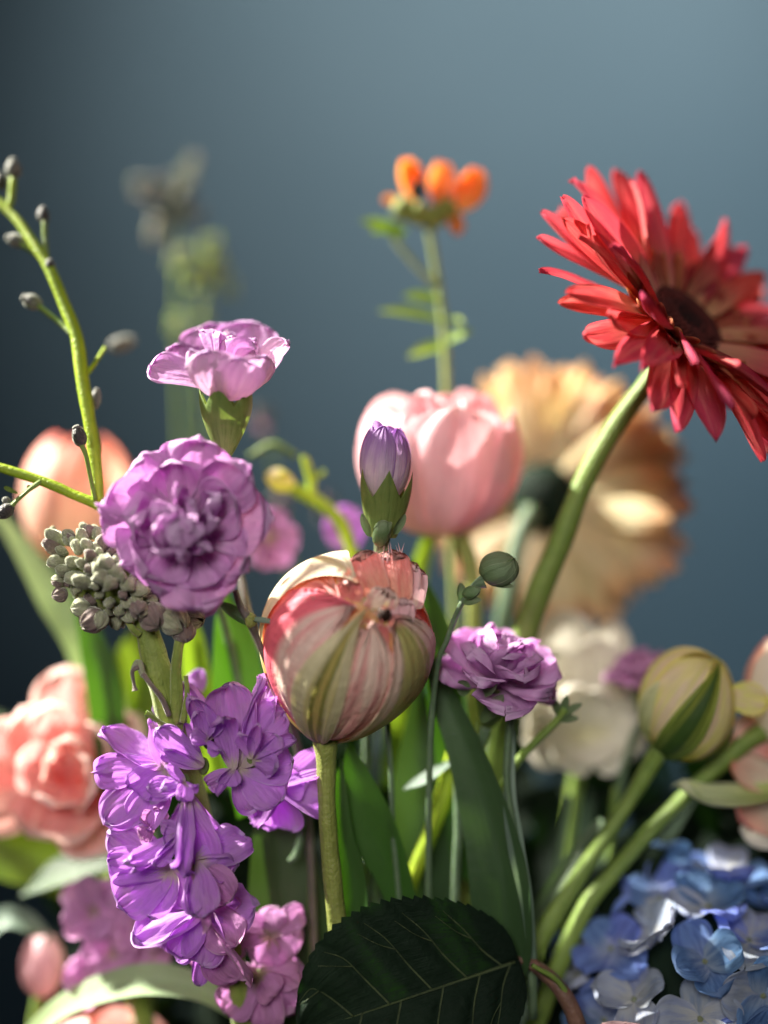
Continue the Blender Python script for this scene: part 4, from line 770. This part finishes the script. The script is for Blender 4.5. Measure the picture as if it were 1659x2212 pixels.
# ---- blue hydrangea
t = thing('hydrangea', V(1500, 2330, 4), 'blue hydrangea head with grey-white and cream patches in the lower right corner', 'hydrangea')
hm = []
for q, mt in enumerate((m_hb, m_hg, m_hc)):
    for sd in range(3):
        vs, f, uv = sheet(L=1, W=.56, a=.42, c=4, d=.5, w0=.1, bow=.35, cup=.8, ruf=.09, wr=.005, frill=.004, ecurl=[-.2, .2, -.3][sd], curl=[-.5, .5, -1.1][sd], seed=q*3+sd, nu=17, nv=15)
        hm.append(mk(vs, f, uv, mt, 'petal'))
hc = V(1515, 2165, 4.4); rg = random.Random(21); n = 74; k = 0
for i in range(n):
    y = 1-2*(i+.5)/n; a_ = i*2.39996; r_ = math.sqrt(1-y*y); d = Vector((r_*math.cos(a_), -y, r_*math.sin(a_)))
    if d.y > .35 or d.z < -.45: continue
    p = hc+Vector((d.x*PX(285, 4), d.y*PX(265, 4), d.z*PX(285, 4)))*rg.uniform(.94, 1.05)
    fx = d.x*.7+d.z*.3
    kind = 0 if rg.random() < (.85 if d.x > .1 or d.z > .55 else .3) else (1 if rg.random() < .65 else 2)
    dd = (d+Vector((rg.uniform(-.6, .6), rg.uniform(-.5, .5), rg.uniform(-.3, .8)))).normalized()
    e1, e2, a = basis(dd); fo = bead(t, p, PX(7, 2), m_hcen, 'floret', axis=dd, el=1, lump=.1, k=8)
    r0 = rg.random()*1.57
    for j in range(4):
        az = r0+j*1.5708+rg.uniform(-.15, .15); r = e1*math.cos(az)+e2*math.sin(az); E = R(rg.uniform(52, 92)); q = r*math.sin(E)+a*math.cos(E)
        L = PX(rg.uniform(78, 108), 2); M = Matrix.Translation(p-a*L*.04*(j % 2)) @ frame(q, a) @ Matrix.Scale(L, 4)
        kk = kind if rg.random() < .85 else 1
        link('petal', hm[kk*3+rg.randrange(3)], fo, M)
core = bead(t, hc, PX(215, 4), m_dl, 'flower_core', el=1, lump=.05, k=24)
stem(t, [(1540, 2350, 4.4, 24), (1500, 2500, 4.4, 26)], m_st_g, 'stem')

# ---- big dark leaf at the bottom
t = thing('serrated_leaf', V(1130, 2130, -.4), 'broad dark green saw-edged leaf with pale veins at the bottom centre', 'leaf')
L0, L1 = V(1120, 2075, 1.0), V(645, 2235, -.4); Lw = (L1-L0).length
kw = dict(L=Lw, W=PX(208), a=.42, c=2.6, d=.62, w0=.0, bow=-.25, cup=.25, ruf=.03, rf=1.5, steeth=.06, stf=23, crease=.08, wr=.003, seed=4, nu=61, nv=131)
vs, f, uv = sheet(**kw)
uu = np.abs(uv[:, 0]*2-1); sg = uv[:, 0] < .5; vv = uv[:, 1]-.225*uu
for side_, vl in ((True, (.04, .19, .36, .55, .72)), (False, (.08, .25, .41, .6, .76))):
    dd_ = np.min(np.abs(vv[:, None]-np.array(vl)[None, :]), axis=1); dd_ = np.minimum(dd_, uu*.25)
    vs[:, 2] += np.where(sg == side_, (1-np.exp(-(dd_/.035)**2))*PX(11), 0)
Mx = Matrix.Translation(L0) @ frame(L1-L0, dv(.1, .35, 1)); vs = xf(Mx, vs)
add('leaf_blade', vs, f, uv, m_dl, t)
G = vs.reshape(131, 61, 3); nrm = np.array((Mx.to_3x3() @ Vector((0, 0, 1))))
qq_ = np.linspace(0, 1, 131); vq_ = .45*qq_+.55*np.sin(qq_*math.pi/2)
def at(u, v):
    x = (u+1)/2*60; y = float(np.interp(v, vq_, np.arange(131))); i = min(int(x), 59); j = min(int(y), 129); a = x-i; b_ = y-j
    return (G[j, i]*(1-a)*(1-b_)+G[j, i+1]*a*(1-b_)+G[j+1, i]*(1-a)*b_+G[j+1, i+1]*a*b_)+nrm*PX(2.2)
def vein(uvs, r0, r1):
    P = [Vector(at(*p)) for p in uvs]; v_, f_, u_ = tube_data(P, [PX(r0), PX(r1)] if len(P) == 2 else [PX(r0+(r1-r0)*i/(len(P)-1)) for i in range(len(P))], n=26, k=6); add('vein', v_, f_, u_, m_vein, t)
vein([(0, .02), (0, .3), (.0, .6), (0, .97)], 4, 1.2)
for sgn in (-1, 1):
    for v0 in ((.04, .19, .36, .55, .72) if sgn < 0 else (.08, .25, .41, .6, .76)):
        vein([(0, v0), (sgn*.32, v0+.07), (sgn*.62, v0+.13), (sgn*.85, min(.97, v0+.2))], 2.4, .8)
        vein([(sgn*.5, v0+.105), (sgn*.6, v0+.17), (sgn*.78, min(.96, v0+.24))], 1.4, .6)
stem(t, [(1150, 2085, .4, 5), (1220, 2140, .8, 7), (1260, 2300, 1, 8)], m_st_g, 'petiole')

# ---- brown stem at the bottom right of the leaf
t = thing('brown_stem', V(1250, 2212, .8), 'curved pinkish-brown stem between the saw-edged leaf and the hydrangea', 'stem')
stem(t, [(1120, 2070, 1.4, 12), (1160, 2090, 1.2, 15), (1205, 2130, 1, 17), (1240, 2190, .8, 19), (1270, 2300, .8, 20)], m_st_br, 'stem')

# ---- broad tulip leaves and other stems in the middle
def lf(name, label, pts, mat, face=(0, .2, 1), fold=.3, wav=.1, tw=0, seed=0, cat_='leaf', grp='long leaves between the stems'):
    t = thing(name, V(*pts[0][:3]), label, cat_, grp); ribbon(t, pts, mat, face, 'leaf_blade', fold, 13, 50, wav, seed, tw)
    P = [(p[0], p[1], p[2]+.05, max(2.0, p[3]*.06)) for p in pts[:-1]]; stem(t, P, mat, 'midrib', k=6, n=30); return t
lf('tulip_leaf', 'tall grey-green folded leaf crossing below the right-hand carnation, broad at its foot', [(1090, 2150, 1.6, 30), (1095, 2050, 1.6, 62), (1085, 1900, 1.6, 66), (1060, 1780, 1.7, 58), (1010, 1620, 1.8, 42), (960, 1500, 1.9, 28), (925, 1400, 2, 6)], m_tlp, (-.4, .1, 1), .45, seed=1)
lf('tulip_leaf', 'narrow bright green leaf lit from behind, close against the right side of the striped tulip', [(1000, 1900, 3.2, 20), (985, 1650, 3.2, 40), (960, 1450, 3.2, 44), (930, 1320, 3.2, 30), (890, 1210, 3.2, 4)], m_tl, (-.4, .2, 1), .3, seed=2)
lf('tulip_leaf', 'pale grey-green leaf edge running beside the tall folded leaf', [(1150, 2100, 1.2, 6), (1135, 1950, 1.2, 16), (1110, 1820, 1.3, 20), (1098, 1700, 1.5, 14), (1108, 1505, 1.8, 5)], m_sage, (.4, .2, 1), .4, seed=3)
lf('tulip_leaf', 'dark green leaf behind the violet florets and left of the tulip', [(560, 1750, 3.5, 60), (520, 1550, 3.5, 66), (500, 1380, 3.6, 46), (480, 1270, 3.8, 8)], m_tl, (.5, .2, 1), .3, seed=4)
lf('tulip_leaf', 'bright green leaf behind the thick stock stem', [(260, 1800, 5, 30), (225, 1500, 5, 38), (195, 1380, 5.2, 26), (160, 1280, 5.4, 4)], m_tl, (.3, .2, 1), .3, seed=5)
lf('tulip_leaf', 'yellow-green leaf right of the thick stock stem', [(470, 1700, 4.4, 30), (430, 1500, 4.4, 32), (415, 1380, 4.4, 24), (412, 1320, 4.5, 4)], m_lime, (.3, .2, 1), .3, seed=6)
lf('tulip_leaf', 'broad dim green leaf behind the tulip stem and above the saw-edged leaf', [(640, 2250, 3, 70), (620, 2000, 3, 88), (600, 1800, 3.2, 60), (580, 1650, 3.4, 10)], m_tlp, (.3, .2, 1), .3, seed=7)
lf('tulip_leaf', 'dark green leaf standing between the tulip stem and the tall folded leaf', [(930, 2250, 4, 60), (920, 1950, 4, 70), (905, 1700, 4, 60), (900, 1500, 4.2, 12)], m_tlp, (.2, .2, 1), .3, seed=8)
lf('tulip_leaf', 'deep green leaf under the yellow-green tulip bud', [(1180, 2300, 4.5, 50), (1260, 2050, 4.5, 60), (1400, 1830, 4.5, 44), (1500, 1720, 4.6, 8)], m_dl, (-.3, .4, 1), .3, seed=9)
lf('tulip_leaf', 'lime leaf, out of focus below the coral tulip', [(-80, 1780, 7, 50), (20, 1830, 7, 70), (110, 1880, 7, 50), (200, 1960, 7, 6)], m_lime, (0, .5, 1), .2, seed=10)
lf('tulip_leaf', 'pale green broad leaf arching along the bottom left edge', [(40, 2260, 3.6, 20), (150, 2170, 3.4, 34), (300, 2125, 3.2, 44), (430, 2140, 3.2, 34), (520, 2200, 3.4, 10)], m_pl, (0, .9, .6), .3, seed=11)
lf('tulip_leaf', 'greyish leaf tip, out of focus at the lower left edge', [(-60, 2060, 6, 14), (0, 1990, 6, 26), (60, 1995, 6, 22), (120, 2050, 6, 4)], m_sage, (0, .7, .7), .3, seed=12)
lf('tulip_leaf', 'small olive leaf at the left edge above the coral tulip', [(-60, 1530, 6.2, 14), (0, 1555, 6, 18), (50, 1575, 6, 3)], m_tlp, (0, .7, .7), .3, seed=13)
lf('tulip_leaf', 'small silvery leaf blade lying across the stems right of the tulip stem', [(985, 1640, 2.4, 4), (940, 1670, 2.4, 14), (905, 1690, 2.4, 14), (872, 1705, 2.4, 3)], m_sage, (0, .9, .6), .3, seed=14)
lf('tulip_leaf', 'lime leaf blade, out of focus behind the coral tulip and below the bud head', [(250, 1640, 7.5, 30), (290, 1520, 7.5, 60), (300, 1420, 7.5, 50), (310, 1340, 7.5, 6)], m_lime, (0, .1, 1), .2, seed=15)

def st(label, pts, mat, name='flower_stem', grp='bare stems between the leaves'):
    t = thing(name, V(*pts[-1][:3]), label, 'stem', grp); stem(t, pts, mat, 'stem'); return t
st('yellow-green stem slanting down left, right of the tulip stem', [(990, 1600, 3, 18), (965, 1700, 3, 20), (930, 1800, 3, 18), (890, 1900, 3, 16), (860, 2000, 3, 16)], m_st_y)
st('thin pale stem just right of the tulip stem', [(838, 1560, 1.6, 6), (846, 1700, 1.7, 6), (850, 1800, 1.8, 6), (868, 2000, 2, 6)], m_sage and m_st_b)
st('slim upright stem left of the tall folded leaf', [(988, 1650, 2.4, 9), (990, 1800, 2.4, 10), (985, 1880, 2.4, 9), (980, 2100, 2.4, 8)], m_st_b)
st('thin straight blue-green stem under the right-hand carnation', [(1108, 1505, 1.3, 8), (1098, 1600, 1.4, 8), (1096, 1700, 1.4, 8), (1120, 1850, 1.4, 10), (1145, 2000, 1.4, 11), (1150, 2200, 1.4, 11)], m_st_b)
st('pale thin twig slanting beneath the yellow bud stem', [(1305, 1775, 4, 12), (1240, 1860, 4, 12), (1170, 1950, 4, 11), (1100, 2080, 4, 10)], m_st_b)
st('curving pale green tendril left of the tulip stem', [(655, 1750, 2.2, 7), (652, 1800, 2.2, 8), (640, 1845, 2.2, 9), (625, 1860, 2.2, 6)], m_st_b)

rg = random.Random(8)
for i, (x0, x1, y0, s0, r0, lab) in enumerate(((800, 830, 1700, 3.6, 8, 'thin olive stem, first of the dim stems right of the striped tulip stem'), (890, 870, 1620, 4.2, 9, 'thin shaded stem in the gap under the right side of the striped tulip'),
     (1230, 1190, 1720, 5, 9, 'dim stem under the cream flower'), (1330, 1290, 1700, 5.6, 9, 'dim stem between the cream flower and the yellow-green bud'), (560, 600, 1800, 3, 9, 'dim stem behind the violet florets, left of the tulip stem'), (670, 690, 1780, 2.6, 8, 'thin dark stem hugging the left side of the tulip stem'))):
    st(lab, [(x0, y0, s0, r0*.7), ((x0+x1)/2+rg.uniform(-12, 12), y0+200, s0, r0), (x1, 2300, s0, r0)], (m_st_b, m_st_g)[i % 2])
t = thing('yellow_bud_stalk', V(760, 1170, 5), 'out-of-focus curved yellow-green stalk with a bright yellow bud, left of the mauve bud', 'flower stalk')
stem(t, [(800, 1350, 5, 12), (755, 1170, 5, 14), (715, 1105, 5, 15), (660, 1070, 5, 15), (615, 1045, 5, 14)], m_st_y, 'stem'); bead(t, V(605, 1038, 4.8), PX(24, 5), m_yel, 'bud', axis=dv(-1, .4, .2), el=1.4)
stem(t, [(675, 1070, 5, 10), (672, 1035, 5, 9), (662, 1000, 5, 9), (655, 985, 5, 6)], m_st_y, 'stem'); stem(t, [(670, 1040, 5, 7), (690, 1025, 5, 6), (702, 1020, 5, 5)], m_st_y, 'pedicel')
stem(t, [(640, 985, 5.6, 6), (590, 960, 5.8, 7), (540, 985, 6, 6)], m_st_g, 'tendril')
t = thing('purple_floret', V(600, 1200, 6), 'blurred mauve floret peeping out right of the large front carnation', 'flower')
for i in range(6): PB(t, (585, 1160, 6), (585+62*math.cos(i), 1165+70*math.sin(i), 6), (0, .2, 1), m_stockf, 30, ruf=.1, seed=i)
t = thing('purple_floret', V(740, 1160, 6), 'blurred violet floret peeping above the striped tulip, left of the mauve bud', 'flower')
for i in range(6): PB(t, (745, 1140, 6), (745+48*math.cos(i), 1140+50*math.sin(i), 6), (0, .2, 1), m_stock, 26, ruf=.1, seed=i)
t = thing('pink_bud', V(90, 2200, 6), 'blurred deep pink bud in the dark lower left corner', 'flower bud')
for i in range(5): orb(t, V(92, 2085, 6), PX(46, 6), dv(.3, 1, .1), -dv(.3, 1, .1), i*72, 46, m_pink, tm=.95, scale=(1, 1, 1.5), off=.02*(i % 2), n=4, seed=i, nu=17, nv=17)
stem(t, [(85, 2150, 6, 14), (60, 2300, 6, 14)], m_st_g, 'stem')
t = thing('dark_pink_tulip', V(240, 2300, 5), 'dim rose-pink petal tops at the bottom left edge under the pale leaf', 'tulip')
for i in range(6): orb(t, V(240, 2290, 5), PX(110, 5), dv(0, 1, .1), -dv(0, 1, .1), i*60, 46, m_coralp, tm=.9, off=.02*(i % 2), scale=(1.3, 1, 1), n=4, seed=i, nu=17, nv=17)
t = thing('pink_petal_flower', V(1340, 2290, 0), 'bright pink petal rim just showing at the bottom edge below the hydrangea', 'flower')
for i in range(4): PB(t, (1340, 2330, .5), (1300+i*26, 2206+abs(i-1.5)*4, .0), (0, .5, 1), m_pink, 44, a=.5, c=6, d=.5, cup=.4, ruf=.04, seed=i)
t = thing('side_twig', V(590, 1450, 0), 'small brown node with a pointed grey bract touching the left side of the striped tulip', 'twig')
stem(t, [(508, 1275, -.2, 6), (520, 1310, -.2, 8), (540, 1340, -.2, 11), (556, 1380, -.1, 7), (580, 1440, 0, 7)], m_st_p, 'stem')
PB(t, (545, 1338, -.3), (600, 1346, -.6), (0, .8, .7), m_sage, 10, 'bract', a=.3, c=2, d=.8, cup=.9, bow=.1); PB(t, (545, 1350, -.2), (470, 1300, 0), (.3, .6, 1), m_tlp, 16, 'bract', a=.4, c=2, d=.8, cup=.5)
bead(t, V(541, 1340, -.2), PX(14), m_st_t, 'node', axis=dv(.2, -1, .1), el=1.3, lump=.1)

# ---- dark mass of leaves behind everything at the bottom
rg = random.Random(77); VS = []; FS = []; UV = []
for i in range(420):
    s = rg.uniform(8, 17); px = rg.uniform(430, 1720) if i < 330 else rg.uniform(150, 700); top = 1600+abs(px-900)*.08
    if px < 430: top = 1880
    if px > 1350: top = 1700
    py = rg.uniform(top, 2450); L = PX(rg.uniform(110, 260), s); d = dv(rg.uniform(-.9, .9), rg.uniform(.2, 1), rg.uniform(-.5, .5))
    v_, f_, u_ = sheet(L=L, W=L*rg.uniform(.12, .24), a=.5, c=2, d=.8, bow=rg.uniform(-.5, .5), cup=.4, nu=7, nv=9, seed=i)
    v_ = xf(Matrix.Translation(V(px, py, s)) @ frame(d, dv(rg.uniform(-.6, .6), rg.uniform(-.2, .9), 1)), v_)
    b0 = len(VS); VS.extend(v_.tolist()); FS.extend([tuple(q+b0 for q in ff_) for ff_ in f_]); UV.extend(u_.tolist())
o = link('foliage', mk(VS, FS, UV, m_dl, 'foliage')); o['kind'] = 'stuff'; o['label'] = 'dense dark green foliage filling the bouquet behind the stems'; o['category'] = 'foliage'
